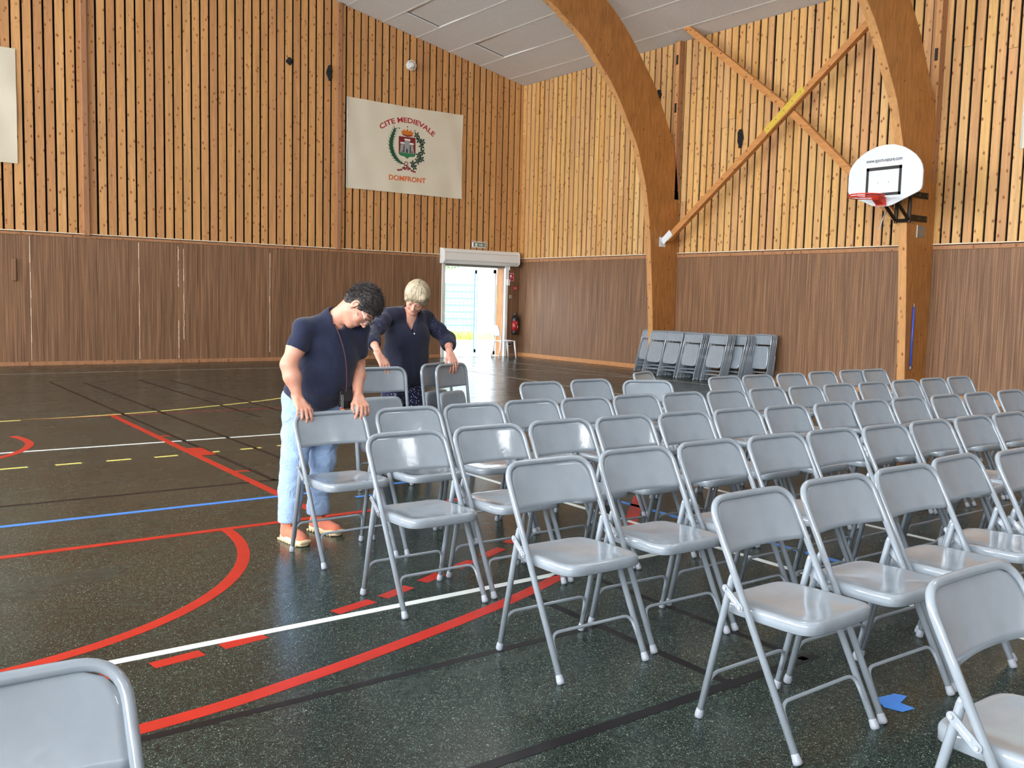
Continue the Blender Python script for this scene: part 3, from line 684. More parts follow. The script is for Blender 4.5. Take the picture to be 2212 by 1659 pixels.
def seat_mesh(mat4):
    m = MB(); hw, y0, y1 = .203, -.205, .2; N = 56; out = []
    for k in range(N):
        a = 2*PI*k/N; c, s_ = math.cos(a), math.sin(a); e = .33 if s_ < 0 else .30
        x_ = hw*math.copysign(abs(c)**e, c); y_ = .203*math.copysign(abs(s_)**e, s_)
        x_ *= 1-.05*(y_/.2 if y_ > 0 else 0); out.append((x_, y_))
    rings = [(.25, -.007), (.5, -.006), (.72, -.003), (.86, .001), (.93, .002), (.965, .0), (.988, -.005), (1, -.013), (1.0, -.040), (.985, -.043), (.96, -.040), (.955, -.014), (.5, -.014)]
    vs = [(0, 0, -.0075)]
    for s_, z in rings: vs += [(x_*s_, y_*s_, z) for x_, y_ in out]
    fs = [(0, 1+k, 1+(k+1) % N) for k in range(N)]
    for i in range(len(rings)-1):
        for k in range(N): fs.append((1+i*N+k, 1+(i+1)*N+k, 1+(i+1)*N+(k+1) % N, 1+i*N+(k+1) % N))
    fs.append(tuple(1+(len(rings)-1)*N+k for k in range(N))[::-1])
    m.add(vs, fs); m.xf(mat4); return m
def cap(p, d, parent):
    d = Vector(d).normalized(); q = Vector((0, 0, 1)).rotation_difference(d).to_matrix().to_4x4()
    m = MB().lathe([(.008, 0), (.0155, .004), (.0165, .014), (.0145, .03), (.013, .038)], n=12); m.xf(Matrix.Translation(p) @ q)
    return m.build('foot_cap', MAT['cap'], parent, True)
def slot_link(p0, p1, x_, parent):
    a = Vector(p0); b = Vector(p1); d = (b-a); L = d.length; d.normalize(); n = Vector((0, -d.z, d.y)); r = .0125; poly = []
    for k in range(9): t_ = PI/2+PI*k/8; poly.append(a+d*math.cos(t_)*r+n*math.sin(t_)*r)
    for k in range(9): t_ = -PI/2+PI*k/8; poly.append(b+d*math.cos(t_)*r+n*math.sin(t_)*r)
    m = MB().prism([(p.y, p.z) for p in poly], 0, x_-.002, x_+.002); lk = m.build('hinge_link', MAT['chair'], parent)
    s = math.copysign(1, x_); mid0 = a+d*.022; mid1 = b-d*.022; r2 = .0045; poly = []
    for k in range(7): t_ = PI/2+PI*k/6; poly.append(mid0+d*math.cos(t_)*r2+n*math.sin(t_)*r2)
    for k in range(7): t_ = -PI/2+PI*k/6; poly.append(mid1+d*math.cos(t_)*r2+n*math.sin(t_)*r2)
    MB().prism([(p.y, p.z) for p in poly], 0, x_+s*.002, x_+s*.0035).build('slot', MAT['rivet'], lk)
    for q in (a, b): MB().lathe([(.008, 0), (.006, s*.005)], (x_+s*.002, q.y, q.z), 10, 0).build('rivet', MAT['rivet'], lk)
def stretcher(pa, up, z_run, parent, inx):
    pass
def open_chair(label, group):
    t = thing('folding_chair', label, 'chair', group=group)
    zt = .805
    P = fillet([frame_pt(.012, -HW), frame_pt(zt-.0, -HW), frame_pt(zt-.0, HW), frame_pt(.012, HW)], .085, 8)
    P = [np.array((p[0], p[1]+(.012*(1-(p[0]/HW)**2) if p[2] > .74 else 0), p[2])) for p in P]
    # subdivide top bar for a slight bow
    top = []; 
    for i, p in enumerate(P):
        top.append(p)
        if i+1 < len(P) and abs(P[i+1][0]-p[0]) > .12:
            for k in range(1, 6):
                x_ = p[0]+(P[i+1][0]-p[0])*k/6; top.append(np.array((x_, .525*zt+.012*(1-(x_/HW)**2), zt)))
    MB().tube(top, TR, 10).build('tube_frame', MAT['chair'], t, True)
    panel_surface(lambda z: .525*z, .628, zt-.006, 0, .030, HW-.006, .082).build('backrest', MAT['chair'], t, True)
    seat_mesh(Matrix.Translation((0, .205, .457)) @ Euler((-.02, 0, 0)).to_matrix().to_4x4()).build('seat', MAT['chair'], t, True)
    for s in (-1, 1):
        x_ = s*(HW-.001)
        MB().tube([(x_, .428, .012), (x_, .43-.222*.545, .545), (x_, .43-.222*.56, .56), (x_, .43-.222*.568, .568)], [TR, TR, TR*.85, TR*.4], 10).build('leg', MAT['chair'], t, True)
        slot_link((0, .322, .515), (0, .255, .462), s*(HW+.0155), t)
        cap((s*HW, .0, 0), (0, .525, 1), t); cap((x_, .431, 0), (0, -.222, 1), t)
    def st(fy, z0, z1):
        q = [(-HW+.009, fy(z0)-.002, z0), (-HW+.013, fy(z1), z1), (HW-.013, fy(z1), z1), (HW-.009, fy(z0)-.002, z0)]
        MB().tube(fillet(q, .045, 6), .0072, 8).build('stretcher', MAT['chair'], t, True)
    st(lambda z: .525*z, .09, .175); st(lambda z: .43-.222*z, .085, .175)
    register(t); return t
def folded_chair(label, group):
    t = thing('folded_chair', label, 'chair', group=group); zt = .945
    MB().tube(fillet([(-HW, 0, .012), (-HW, 0, zt), (HW, 0, zt), (HW, 0, .012)], .085, 8), TR, 8).build('tube_frame', MAT['chair'], t, True)
    panel_surface(lambda z: 0, .755, zt-.006, 0, .028, HW-.006, .082).build('backrest', MAT['chair'], t, True)
    seat_mesh(Matrix.Translation((0, -.002, .50)) @ Euler((PI/2, 0, 0)).to_matrix().to_4x4() @ Matrix.Diagonal((.97, 1.1, 1, 1))).build('seat', MAT['chair'], t, True)
    for s in (-1, 1):
        x_ = s*(HW-.001)
        MB().tube([(x_, .025, .02), (x_, .024, .52), (x_, .012, .56)], [TR, TR, TR*.6], 8).build('leg', MAT['chair'], t, True)
        cap((s*HW, 0, 0), (0, 0, 1), t)
    for y_, z_ in ((.0, .135), (.024, .21)):
        MB().tube(fillet([(-HW+.011, y_, z_-.075), (-HW+.015, y_, z_), (HW-.015, y_, z_), (HW-.011, y_, z_-.075)], .04, 5), .0072, 6).build('stretcher', MAT['chair'], t, True)
    register(t); return t

ORD = ['first', 'second', 'third', 'fourth', 'fifth', 'sixth', 'seventh', 'eighth', 'ninth', 'tenth', 'eleventh', 'twelfth', 'thirteenth', 'fourteenth', 'fifteenth']
ROWS = [  # name of the row counted from the camera, front-foot line, centre positions
 ('row nearest the camera', [(-12.53, -19.215, 0)]),
 ('second row from the camera', [(-12.20, -18.22, 1), (-11.68, -18.21, -1), (-11.18, -18.21, -1), (-10.655, -18.17, 3), (-10.17, -18.22, 0)]),
 ('third row from the camera', [(-12.445, -17.30, -1), (-11.90, -17.27, -1.5), (-11.381, -17.27, 0), (-10.885, -17.29, -1), (-10.40, -17.30, 0), (-9.937, -17.34, 0), (-9.441, -17.34, 0), (-8.943, -17.35, 0), (-8.474, -17.36, 0)]),
 ('fourth row from the camera', [(-12.585, -16.32, 0), (-12.06, -16.30, 0), (-11.55, -16.29, 0), (-11.069, -16.31, 0), (-10.577, -16.34, 0), (-10.095, -16.36, 0), (-9.619, -16.39, 0), (-9.087, -16.40, 0), (-8.652, -16.42, 0), (-8.17, -16.44, 0), (-7.633, -16.45, 0), (-7.135, -16.46, 0), (-6.6, -16.47, 0)]),
 ('fifth row from the camera', [(-12.56, -15.385, 1), (-12.038, -15.39, 0), (-11.543, -15.38, 0), (-11.045, -15.36, 0), (-10.58, -15.39, 0), (-10.097, -15.40, 0), (-9.61, -15.42, 0), (-9.12, -15.43, 0), (-8.60, -15.42, 0), (-8.11, -15.44, 0), (-7.602, -15.43, 0), (-7.10, -15.45, 0), (-6.52, -15.43, 0), (-5.99, -15.41, 0), (-5.45, -15.39, 0)]),
 ('farthest row', [(-10.10, -14.27, 1), (-9.523, -14.23, 0), (-8.02, -14.46, 0), (-7.52, -14.45, 0), (-6.97, -14.43, 0), (-6.40, -14.40, 0), (-5.80, -14.36, 0), (-5.40, -14.38, 0)]),
]
base_chair = None; used = False
for rname, L in ROWS:
    for k, (x_, y_, a) in enumerate(L):
        if len(L) == 1: lab = 'grey folding chair cut off at the lower right, alone in the row nearest the camera'
        elif rname == 'farthest row' and k == 7: lab = 'grey folding chair, last on the right in the farthest row'
        elif rname == 'fifth row from the camera' and k == 0: lab = 'grey folding chair gripped by the woman in jeans, first in the fifth row'
        elif k == len(L)-1: lab = 'grey folding chair, last on the right in the %s' % rname
        else: lab = 'grey folding chair, %s from the left in the %s' % (ORD[k], rname)
        grp = 'open folding chairs in rows'
        # position is given at the left-right centre of the front feet; turn about the top bar
        ang = math.radians(a)
        if base_chair is None: base_chair = open_chair(lab, grp); o = base_chair
        else: o = copy_tree(base_chair, (0, 0, 0), (0, 0, 0), lab, grp)
        o.location = (x_, y_, 0); o.rotation_euler = (0, 0, ang)
def chair_by_top(tx, ty, deg, lab):
    a = math.radians(deg); off = .42; o = copy_tree(base_chair, (tx+off*math.sin(a), ty-off*math.cos(a), 0), (0, 0, a), lab, 'open folding chairs in rows'); return o
chair_by_top(-9.08, -14.08, -24, 'pale grey folding chair turned to the left, standing out of line behind the fifth row')
chair_by_top(-8.42, -13.34, 22, 'shaded grey folding chair turned right, behind the other chairs near the folded stacks')
chair_by_top(-14.745, -18.20, 0, 'grey folding chair at the lower left corner, only its backrest in the frame')

# folded chairs held by the woman in navy, and the leaning stacks
fold0 = folded_chair('folded grey chair held upright beside the woman in jeans, facing the camera', 'folded chairs being carried')
fold0.location = (-11.44, -13.63, 0); fold0.rotation_euler = (math.radians(-8), 0, 0)
copy_tree(fold0, (-10.64, -13.46, 0), (math.radians(-7), 0, math.radians(24)), "front folded chair of the pair under a woman's hand, before the bright floor", 'folded chairs being carried')
copy_tree(fold0, (-10.73, -13.36, 0), (math.radians(-7), 0, math.radians(27)), "rear folded chair of the pair under a woman's hand, behind another", 'folded chairs being carried')
STK = [('the stack partly behind the arch foot', -5.34, -.62, 5, 0), ('the leftmost full leaning stack', -6.08, -1.10, 9, 0), ('the second leaning stack from the left', -6.57, -1.12, 9, 0),
       ('the third leaning stack from the left', -7.13, -1.16, 9, 0), ('the fourth leaning stack, the deepest', -7.73, -1.12, 13, 0), ('the short stack at the right end', -8.33, -.45, 4, 6)]
for sname, yc, x0, n, steep in STK:
    for k in range(n):
        lean = (15.5 if steep == 0 else 8)
        x_ = x0+k*.052+(.03 if (n == 13 and k > 4) else 0); yy = yc+rs.uniform(-.008, .008)+(-.22 if (n == 13 and k > 4) else 0)
        o = copy_tree(fold0, (x_, yy, .003), (math.radians(-lean), 0, math.radians(-90)), 'folded grey chair, %s from the front in %s' % (ORD[k], sname), 'folded chairs leaning in stacks by the arch')

# white plastic chair by the door
pc = thing('plastic_chair', 'white moulded plastic chair standing beside the open door', 'chair', (-.82, -.48, 0), (0, 0, math.radians(82)))
def shell(name, pts_l, th, parent):    # profile (y,z,halfwidth) swept to a curved sheet
    nu = 10; F = []; B = []
    for (y_, z_, hw, bow) in pts_l:
        for i in range(nu+1):
            u = -1+2*i/nu; F.append((u*hw, y_+bow*u*u, z_)); B.append((u*hw, y_+bow*u*u+th, z_-th))
    n = len(F); W = nu+1; fs = []
    for j in range(len(pts_l)-1):
        for i in range(nu): a = j*W+i; fs += [(a, a+1, a+W+1, a+W), (n+a, n+a+W, n+a+W+1, n+a+1)]
        a = j*W; fs += [(a, a+W, n+a+W, n+a), (a+nu, n+a+nu, n+a+W+nu, a+W+nu)]
    for i in range(nu): a = (len(pts_l)-1)*W+i; fs += [(i, n+i, n+i+1, i+1), (a, a+1, n+a+1, n+a)]
    return mesh_obj(name, F+B, fs, MAT['plastic'], parent, True)
shell('seat', [(-.24, .43, .20, .0), (-.22, .45, .215, .0), (-.1, .445, .22, .0), (.1, .435, .21, .0), (.19, .44, .20, 0)], .015, pc)
shell('backrest', [(.20, .56, .09, -.0), (.215, .60, .15, -.01), (.235, .68, .17, -.02), (.255, .76, .17, -.02), (.265, .81, .15, -.02), (.268, .83, .10, -.01)], .012, pc)
for s in (-1, 1):
    MB().tube(smooth_path([(s*.19, .17, .43), (s*.185, .2, .55), (s*.17, .235, .70), (s*.14, .262, .81)], 5), .016, 8).build('back_upright', MAT['plastic'], pc, True)
    MB().tube([(s*.19, -.2, .44), (s*.215, -.25, 0)], [.026, .018], 8).build('leg', MAT['plastic'], pc, True)
    MB().tube([(s*.18, .17, .44), (s*.215, .25, 0)], [.026, .018], 8).build('leg', MAT['plastic'], pc, True)

# ================================================================ BANNERS
def text_mesh(name, s, size, mat, parent, bold=0.0, arcr=None, align='CENTER', width=None):
    """lettering in the XZ plane facing -Y, centred on origin baseline"""
    cu = bpy.data.curves.new('t', 'FONT'); cu.body = s; cu.size = size; cu.align_x = align; cu.offset = bold; cu.resolution_u = 3
    ob = bpy.data.objects.new('t', cu); COL.objects.link(ob); dg = bpy.context.evaluated_depsgraph_get(); me = bpy.data.meshes.new_from_object(ob.evaluated_get(dg))
    COL.objects.unlink(ob); bpy.data.objects.remove(ob)
    vs = [tuple(v.co) for v in me.vertices]; fs = [tuple(p.vertices) for p in me.polygons]
    if width:
        xs = [v[0] for v in vs]; k = width/(max(xs)-min(xs)); vs = [(v[0]*k, v[1], 0) for v in vs]
    return vs, fs
def wave(x, z, xc, zc, hw, hh):
    e = max(abs(x-xc)/hw, abs(z-zc)/hh); return .012*e**3*math.sin(9*x+3*z)+.006*e*math.sin(5*x-7*z+1)
def banner(name, label, x0, x1, z0, z1, emblem=True, onB=False):
    root = thing(name, label, 'banner'); xc, zc = (x0+x1)/2, (z0+z1)/2; hw, hh = (x1-x0)/2, (z1-z0)/2
    NX, NZ = 60, 36; vs = []; fs = []
    def P(x, z, off=0.0):
        d = -(.052+wave(x, z, xc, zc, hw, hh)+off); return (x, d, z) if not onB else (d, -x, z)
    for lay in (0, 1):
        for j in range(NZ+1):
            for i in range(NX+1):
                x = x0+(x1-x0)*i/NX; z = z0+(z1-z0)*j/NZ
                sag = .02*math.sin(PI*i/NX)*(1 if j == NZ else j/NZ); vs.append(P(x, z-sag, .0 if lay else .003))
    n = (NX+1)*(NZ+1); W = NX+1
    for j in range(NZ):
        for i in range(NX): a = j*W+i; fs += [(a, a+1, a+W+1, a+W), (n+a, n+a+W, n+a+W+1, n+a+1)]
    mesh_obj('cloth', vs, fs, MAT['banner'], root, True)
    hem = [P(x, z, .004) for x, z in [(x0+.01, z0), (x0+.01, zc), (x0+.01, z1)]]
    MB().tube(hem, .012, 6).build('hem', MAT['white'], root, True)
    if not emblem: return root
    def flat(name, polys, mat, off=.005, lab=None):
        V = []; F = []
        for poly in polys:
            k = len(V); V += [P(px, pz, off) for px, pz in poly]; F.append(tuple(range(k, k+len(poly))))
        o = mesh_obj(name, V, F, mat, root); 
        if lab: o['label'] = lab
        return o
    # curved title
    cx_, R, z_top = -3.515, 1.15, 5.70
    vs, fs = text_mesh('x', 'CITE MEDIEVALE', .165, None, None, .0042, width=1.54)
    V = []
    for v in vs:
        a = v[0]/R; rr = R+v[1]; V.append(P(cx_+rr*math.sin(a), z_top-R-.03+rr*math.cos(a), .006))
    mesh_obj('lettering', V, fs, MAT['b_red'], root, label='dark red arched letters CITE MEDIEVALE')
    vs, fs = text_mesh('x', 'DOMFRONT', .165, None, None, .0048, width=1.03)
    mesh_obj('lettering', [P(-3.505+v[0], 4.283+v[1], .006) for v in vs], fs, MAT['b_orange'], root, label='orange letters DOMFRONT')
    sh = [(-3.75, 5.32), (-3.30, 5.33), (-3.295, 4.93), (-3.33, 4.89), (-3.45, 4.875), (-3.518, 4.825), (-3.59, 4.87), (-3.70, 4.885), (-3.745, 4.92)]
    flat('shield', [[(a+(a+3.52)*.03, b+(b-5.1)*.03) for a, b in sh]], MAT['ink'], .004, 'dark outline of the shield')
    flat('shield', [sh], MAT['b_maroon'], .0055, 'red coat of arms shield')
    flat('shield_base', [[(-3.745, 4.955), (-3.296, 4.955)]+sh[2:]], MAT['b_lgreen'], .0065)
    flat('castle', [[(-3.72, 4.95), (-3.70, 5.15), (-3.60, 5.15), (-3.59, 5.24), (-3.45, 5.24), (-3.44, 5.15), (-3.36, 5.15), (-3.325, 4.95)]], MAT['b_grey'], .0075, 'grey castle on the shield')
    flat('turret_roof', [[(-3.71, 5.16), (-3.71, 5.195), (-3.60, 5.195), (-3.60, 5.16)], [(-3.455, 5.16), (-3.455, 5.2), (-3.345, 5.2), (-3.345, 5.16)], [(-3.60, 5.245), (-3.60, 5.285), (-3.44, 5.285), (-3.44, 5.245)]], MAT['white'], .0085)
    flat('castle_door', [[(-3.55, 4.955), (-3.55, 5.03), (-3.53, 5.06), (-3.51, 5.03), (-3.51, 4.955)], [(-3.67, 4.955), (-3.67, 5.0), (-3.65, 5.0), (-3.65, 4.955)], [(-3.40, 4.955), (-3.40, 5.0), (-3.38, 5.0), (-3.38, 4.955)], [(-3.63, 4.96), (-3.62, 5.14), (-3.60, 5.14), (-3.60, 4.96)], [(-3.45, 4.96), (-3.45, 5.14), (-3.43, 5.14), (-3.42, 4.96)]], MAT['ink'], .0085)
    cr = [(-3.66, 5.365), (-3.70, 5.46), (-3.655, 5.455), (-3.61, 5.51), (-3.565, 5.465), (-3.525, 5.535), (-3.485, 5.465), (-3.43, 5.505), (-3.39, 5.45), (-3.345, 5.46), (-3.385, 5.365), (-3.52, 5.345)]
    flat('crown', [cr], MAT['b_gold'], .006, 'orange crown over the shield')
    flat('crown_base', [[(-3.655, 5.36), (-3.66, 5.385), (-3.52, 5.37), (-3.385, 5.385), (-3.39, 5.36), (-3.52, 5.335)]], MAT['b_maroon'], .007)
    flat('crown_ball', [[(a+.016*math.cos(t_), b+.016*math.sin(t_)) for t_ in np.linspace(0, 2*PI, 10)[:-1]] for a, b in ((-3.745, 5.51), (-3.525, 5.57), (-3.312, 5.50))], MAT['ink'], .006)
    lp = smooth_path([(-3.855, 5.50), (-3.91, 5.36), (-3.955, 5.22), (-3.965, 5.08), (-3.92, 4.93), (-3.84, 4.81), (-3.74, 4.73), (-3.60, 4.68)], 4)
    P2 = []
    for i in range(0, len(lp)-1):
        a = np.array(lp[i]); b = np.array(lp[min(i+1, len(lp)-1)]); d = (b-a)/np.linalg.norm(b-a); nn = np.array([-d[1], d[0]]); wv = .014+.036*math.sin(PI*min(1, i/len(lp)+.1))
        P2.append([tuple(a-nn*wv), tuple(b-nn*wv), tuple(b+nn*wv), tuple(a+nn*wv)])
        if i % 2 == 0:
            for s_ in (-1, 1): P2.append([tuple(a+nn*s_*wv*.6), tuple(a+nn*s_*(wv+.055)-d*.075), tuple(a+d*.04+nn*s_*wv*.6)][::s_])
    flat('palm_frond', P2, MAT['b_green'], .006, 'green palm frond left of the shield')
    rp = [(-3.26, 5.40), (-3.20, 5.29), (-3.10, 5.27), (-3.12, 5.16), (-3.10, 5.02), (-3.20, 4.93), (-3.12, 4.85), (-3.23, 4.79), (-3.36, 4.72), (-3.32, 4.64)]
    P3 = []
    for (a, b) in rp:
        for t_ in np.linspace(0, 2*PI, 6)[:-1]:
            t2 = t_+a*7; L_ = .098; P3.append([(a, b), (a+L_*.55*math.cos(t2-.5), b+L_*.55*math.sin(t2-.5)), (a+L_*math.cos(t2), b+L_*math.sin(t2)), (a+L_*.55*math.cos(t2+.5), b+L_*.55*math.sin(t2+.5))])
    for (a, b), (c, d_) in zip(rp[:-1], rp[1:]):
        v_ = np.array([c-a, d_-b]); v_ /= np.linalg.norm(v_); n_ = np.array([-v_[1], v_[0]])*.006; P3.append([(a-n_[0], b-n_[1]), (c-n_[0], d_-n_[1]), (c+n_[0], d_+n_[1]), (a+n_[0], b+n_[1])])
    flat('oak_branch', P3, MAT['b_dgreen'], .006, 'dark green leafy branch right of the shield')
    P4 = []
    def ring(a, b, r1, r2, rot):
        n_ = 14
        for i in range(n_):
            q = []
            for t_, rr in ((i, 1), (i+1, 1), (i+1, .62), (i, .62)):
                th = 2*PI*t_/n_; X_, Z_ = r1*rr*math.cos(th), r2*rr*math.sin(th); q.append((a+X_*math.cos(rot)-Z_*math.sin(rot), b+X_*math.sin(rot)+Z_*math.cos(rot)))
            P4.append(q)
    ring(-3.545, 4.70, .055, .05, 0); ring(-3.565, 4.61, .05, .07, -.6); ring(-3.50, 4.60, .045, .06, .6)
    for s_ in (-1, 1):
        for k in range(5):
            a = -3.535+s_*(.05+.045*k); b = 4.60-.02*k+.012*math.sin(k*2); P4.append([(a-.026, b-.018), (a+.026, b-.018-.01*1), (a+.026, b+.012), (a-.026, b+.018)])
    flat('ribbon', P4, MAT['b_maroon'], .0065, 'red ribbon bow below the shield')
    return root
banner('town_banner', 'cream town banner with a coat of arms reading CITE MEDIEVALE DOMFRONT', -5.125, -1.935, 3.99, 6.06)
banner('plain_banner', 'cream cloth banner cut off at the left edge of the picture', -15.1, -11.92, 3.83, 5.94, False)
banner('plain_banner', 'cream cloth banner just entering at the right edge of the picture', 12.84, 16.0, 4.0, 6.05, False, True)

# ================================================================ BASKETBALL
bb = thing('basketball_hoop', 'white fan-shaped basketball backboard with a red rim, fixed to the right-hand arch', 'basketball hoop', (-.5, -11.48, 3.5))
O = np.array([-.5, -11.48, 3.5])
outl = [(-10.845, 3.60), (-10.859, 3.70), (-10.90, 3.78), (-10.977, 3.865), (-11.06, 3.925), (-11.17, 3.985), (-11.326, 4.035), (-11.48, 4.052), (-11.63, 4.04), (-11.79, 3.985), (-11.90, 3.92), (-11.99, 3.85), (-12.06, 3.765), (-12.1, 3.69), (-12.12, 3.60), (-12.122, 3.39), (-12.11, 3.33), (-12.07, 3.29), (-11.66, 3.12), (-11.57, 3.098), (-11.39, 3.098), (-11.30, 3.12), (-10.92, 3.285), (-10.87, 3.32), (-10.847, 3.38)]
MB().prism([(a-O[1], b-O[2]) for a, b in outl], 0, -1.0, -.975).build('backboard', MAT['board'], bb)
XF = -1.0-.002
def bd(y0, y1, z0, z1): return MB().box((XF-.001, y0-O[1], z0-O[2]), (XF+.001, y1-O[1], z1-O[2]))
m = MB()
for a in (bd(-11.775, -11.165, 3.665, 3.715), bd(-11.775, -11.165, 3.265, 3.31), bd(-11.775, -11.73, 3.265, 3.715), bd(-11.21, -11.165, 3.265, 3.715)): m.add(a.v, a.f)
m.build('target_square', MAT['ink'], bb, label='black rectangle on the backboard')
vs, fs = text_mesh('x', 'www.sport-nature.com', .082, None, None, .0012, width=.62)
mesh_obj('lettering', [(XF-.001, -(v[0])-11.465-O[1]+.0, 3.793+v[1]-O[2]) for v in vs], fs, MAT['greyink'], bb, label='small grey web address')
for y_ in (-11.38, -11.56): MB().lathe([(.008, -.004), (.008, .004)], (XF, y_-O[1], 3.47-O[2]), 8, 0).build('bolt', MAT['steel'], bb)
RC = np.array([-1.5-.42, -11.46, 3.235])-O; RR = .262
ring_ = [(RC[0]+RR*math.cos(a), RC[1]+RR*math.sin(a), RC[2]) for a in np.linspace(0, 2*PI, 37)[:-1]]
rm = MB(); rm.tube(ring_, .011, 8, True); rm.tube([(x, y, z-.03) for x, y, z in ring_], .008, 8, True)
for k in range(0, 36, 3): p = ring_[k]; rm.tube([p, (p[0], p[1], p[2]-.03)], .005, 5)
rim = rm.build('rim', MAT['rim'], bb, True, label='red metal rim')
MB().prism([(RC[1]-.09, RC[2]-.13), (RC[1]+.09, RC[2]-.13), (RC[1]+.07, RC[2]+.01), (RC[1]-.07, RC[2]+.01)], 0, -1.03, -1.004).build('rim_plate', MAT['rim'], rim)
MB().add([(-1.03, RC[1]-.075, RC[2]+.008), (-1.03, RC[1]+.075, RC[2]+.008), (-1.2, RC[1]+.06, RC[2]+.008), (-1.2, RC[1]-.06, RC[2]+.008), (-1.03, RC[1]-.075, RC[2]-.11), (-1.03, RC[1]+.075, RC[2]-.11), (-1.18, RC[1]+.05, RC[2]-.05), (-1.18, RC[1]-.05, RC[2]-.05)],
         [(0, 1, 2, 3), (7, 6, 5, 4), (0, 4, 5, 1), (1, 5, 6, 2), (2, 6, 7, 3), (3, 7, 4, 0)]).build('rim_bracket', MAT['rim'], rim)
for z_ in (3.30, 2.925): MB().box((-.92-O[0], -11.535-O[1], z_-O[2]), (-.29-O[0], -11.521-O[1], z_+.10-O[2])).build('strap', MAT['darkmetal'], bb, label='dark steel strap on the arch')
for z_ in (3.35, 2.975):
    for x_ in (-.8, -.55, -.33): MB().lathe([(.009, -.008), (.009, 0)], (x_-O[0], -11.535-O[1], z_-O[2]), 8, 1).build('bolt', MAT['steel'], bb)
mm = MB()
def bar(a, b, w_): 
    global mm; mm.tube([np.array(a)-O, np.array(b)-O], w_, 6)
for yy in (-11.37, -11.60):
    bar((-.95, yy, 3.36), (-1.47, yy, 3.45), .028); bar((-.95, yy, 2.93), (-1.47, yy, 3.30), .028)
bar((-.93, -11.37, 2.88), (-.93, -11.37, 3.45), .03); bar((-.93, -11.60, 2.88), (-.93, -11.60, 3.45), .03); bar((-1.47, -11.3, 3.2), (-1.47, -11.3, 3.7), .02); bar((-1.47, -11.66, 3.2), (-1.47, -11.66, 3.7), .02)
bar((-.93, -11.37, 2.92), (-.93, -11.60, 2.92), .03); bar((-.93, -11.37, 3.4), (-.93, -11.6, 3.4), .03)
mm.build('support_arm', MAT['darkmetal'], bb)
MB().tube(smooth_path([np.array(p)-O for p in ((-1.05, -11.30, 3.12), (-1.12, -11.26, 2.95), (-1.14, -11.22, 2.78))]), .012, 6).build('crank_rod', MAT['steel'], bb)
MB().box((-.84-O[0], -11.54-O[1], 3.18-O[2]), (-.78-O[0], -11.523-O[1], 3.34-O[2])).build('sticker', MAT['white'], bb)
jp = thing('joint_plate', 'small grey steel plate screwed to the arch under the backboard', 'metal plate', (-.43, -11.53, 2.77))
MB().bbox((-.115, 0, -.095), (.115, .008, .095), .002).build('plate', MAT['steel'], jp); MB().box((-.125, -.002, -.1), (-.113, .01, .1)).build('rim_edge', MAT['platew'], jp)
for a in (-.08, .08):
    for b in (-.06, .06): MB().lathe([(.011, -.009), (.011, 0)], (a, 0, b), 8, 1).build('bolt', MAT['steel'], jp)
bp = thing('blue_pole', 'thin blue pole hanging upright on the right-hand arch', 'pole', (-.53, -11.545, .5))
MB().tube([(0, 0, .06), (0, 0, 1.04)], .017, 10).build('tube', MAT['blue'], bp, True)
MB().tube([(0, 0, 0), (0, 0, .06)], .019, 10).build('end_cap', MAT['steel'], bp, True); MB().tube(fillet([(0, 0, 1.03), (0, 0, 1.09), (0, .02, 1.09)], .01), .006, 6).build('hook', MAT['steel'], bp)

# ================================================================ SMALL THINGS ON THE GABLE WALL
cl = thing('caged_lamp', 'round lamp in a white wire cage high on the slatted wall', 'lamp', (-3.47, -.03, 7.01))
MB().lathe([(.10, 0), (.10, -.03)], n=16, axis=1).build('base', MAT['white'], cl, True); MB().lathe([(.045, -.03), (.065, -.07), (.05, -.12), (.02, -.14)], n=14, axis=1).build('bulb', MAT['plastic'], cl, True)
cg = MB()
for k in range(8):
    a = 2*PI*k/8; cg.tube(smooth_path([(.115*math.cos(a), -.02, .115*math.sin(a)), (.115*math.cos(a), -.12, .115*math.sin(a)), (.06*math.cos(a), -.17, .06*math.sin(a)), (0, -.18, 0)], 4), .005, 5)
for y_ in (-.07, -.12): cg.tube([(.115*math.cos(a), y_, .115*math.sin(a)) for a in np.linspace(0, 2*PI, 17)[:-1]], .005, 5, True)
cg.build('cage', MAT['white'], cl)
ex = thing('exit_sign', 'green and white emergency exit sign in a wire cage above the door', 'exit sign', (-1.39, -.03, 2.875))
MB().bbox((-.19, -.06, -.06), (.19, 0, .06)).build('housing', MAT['white'], ex)
MB().box((-.175, -.0625, -.05), (.175, -.0605, .05)).build('face', MAT['green_sign'], ex)
pm = MB(); pm.box((-.13, -.064, -.035), (-.06, -.0625, .035)); pm.prism([(-.0, -.012), (.06, -.012), (.06, -.03), (.1, 0), (.06, .03), (.06, .012), (0, .012)], 1, -.064, -.0626)
pm.build('pictogram', MAT['white'], ex, label='white doorway and arrow')
cg = MB()
for k in range(8): x_ = -.21+.06*k; cg.tube(fillet([(x_, 0, -.085), (x_, -.1, -.085), (x_, -.1, .085), (x_, 0, .085)], .03, 3), .004, 5)
for z_ in (-.05, 0, .05): cg.tube([(-.22, -.1, z_), (.22, -.1, z_)], .004, 5)
cg.build('cage', MAT['white'], ex)
fe = thing('fire_extinguisher', 'red fire extinguisher, its shade painted dark, hanging on the wall between door and corner', 'extinguisher', (-.21, -.11, .58))
MB().lathe([(.03, 0), (.085, .015), (.09, .05), (.09, .40), (.075, .46), (.03, .49), (.03, .52)], n=20).build('cylinder', MAT['ext_black_and_shade'], fe, True)  # red body in shade, the shade painted as near-black
MB().lathe([(.0915, .10), (.0915, .36)], n=20).build('label_band', MAT['ext_red'], fe, True, label='red printed band')
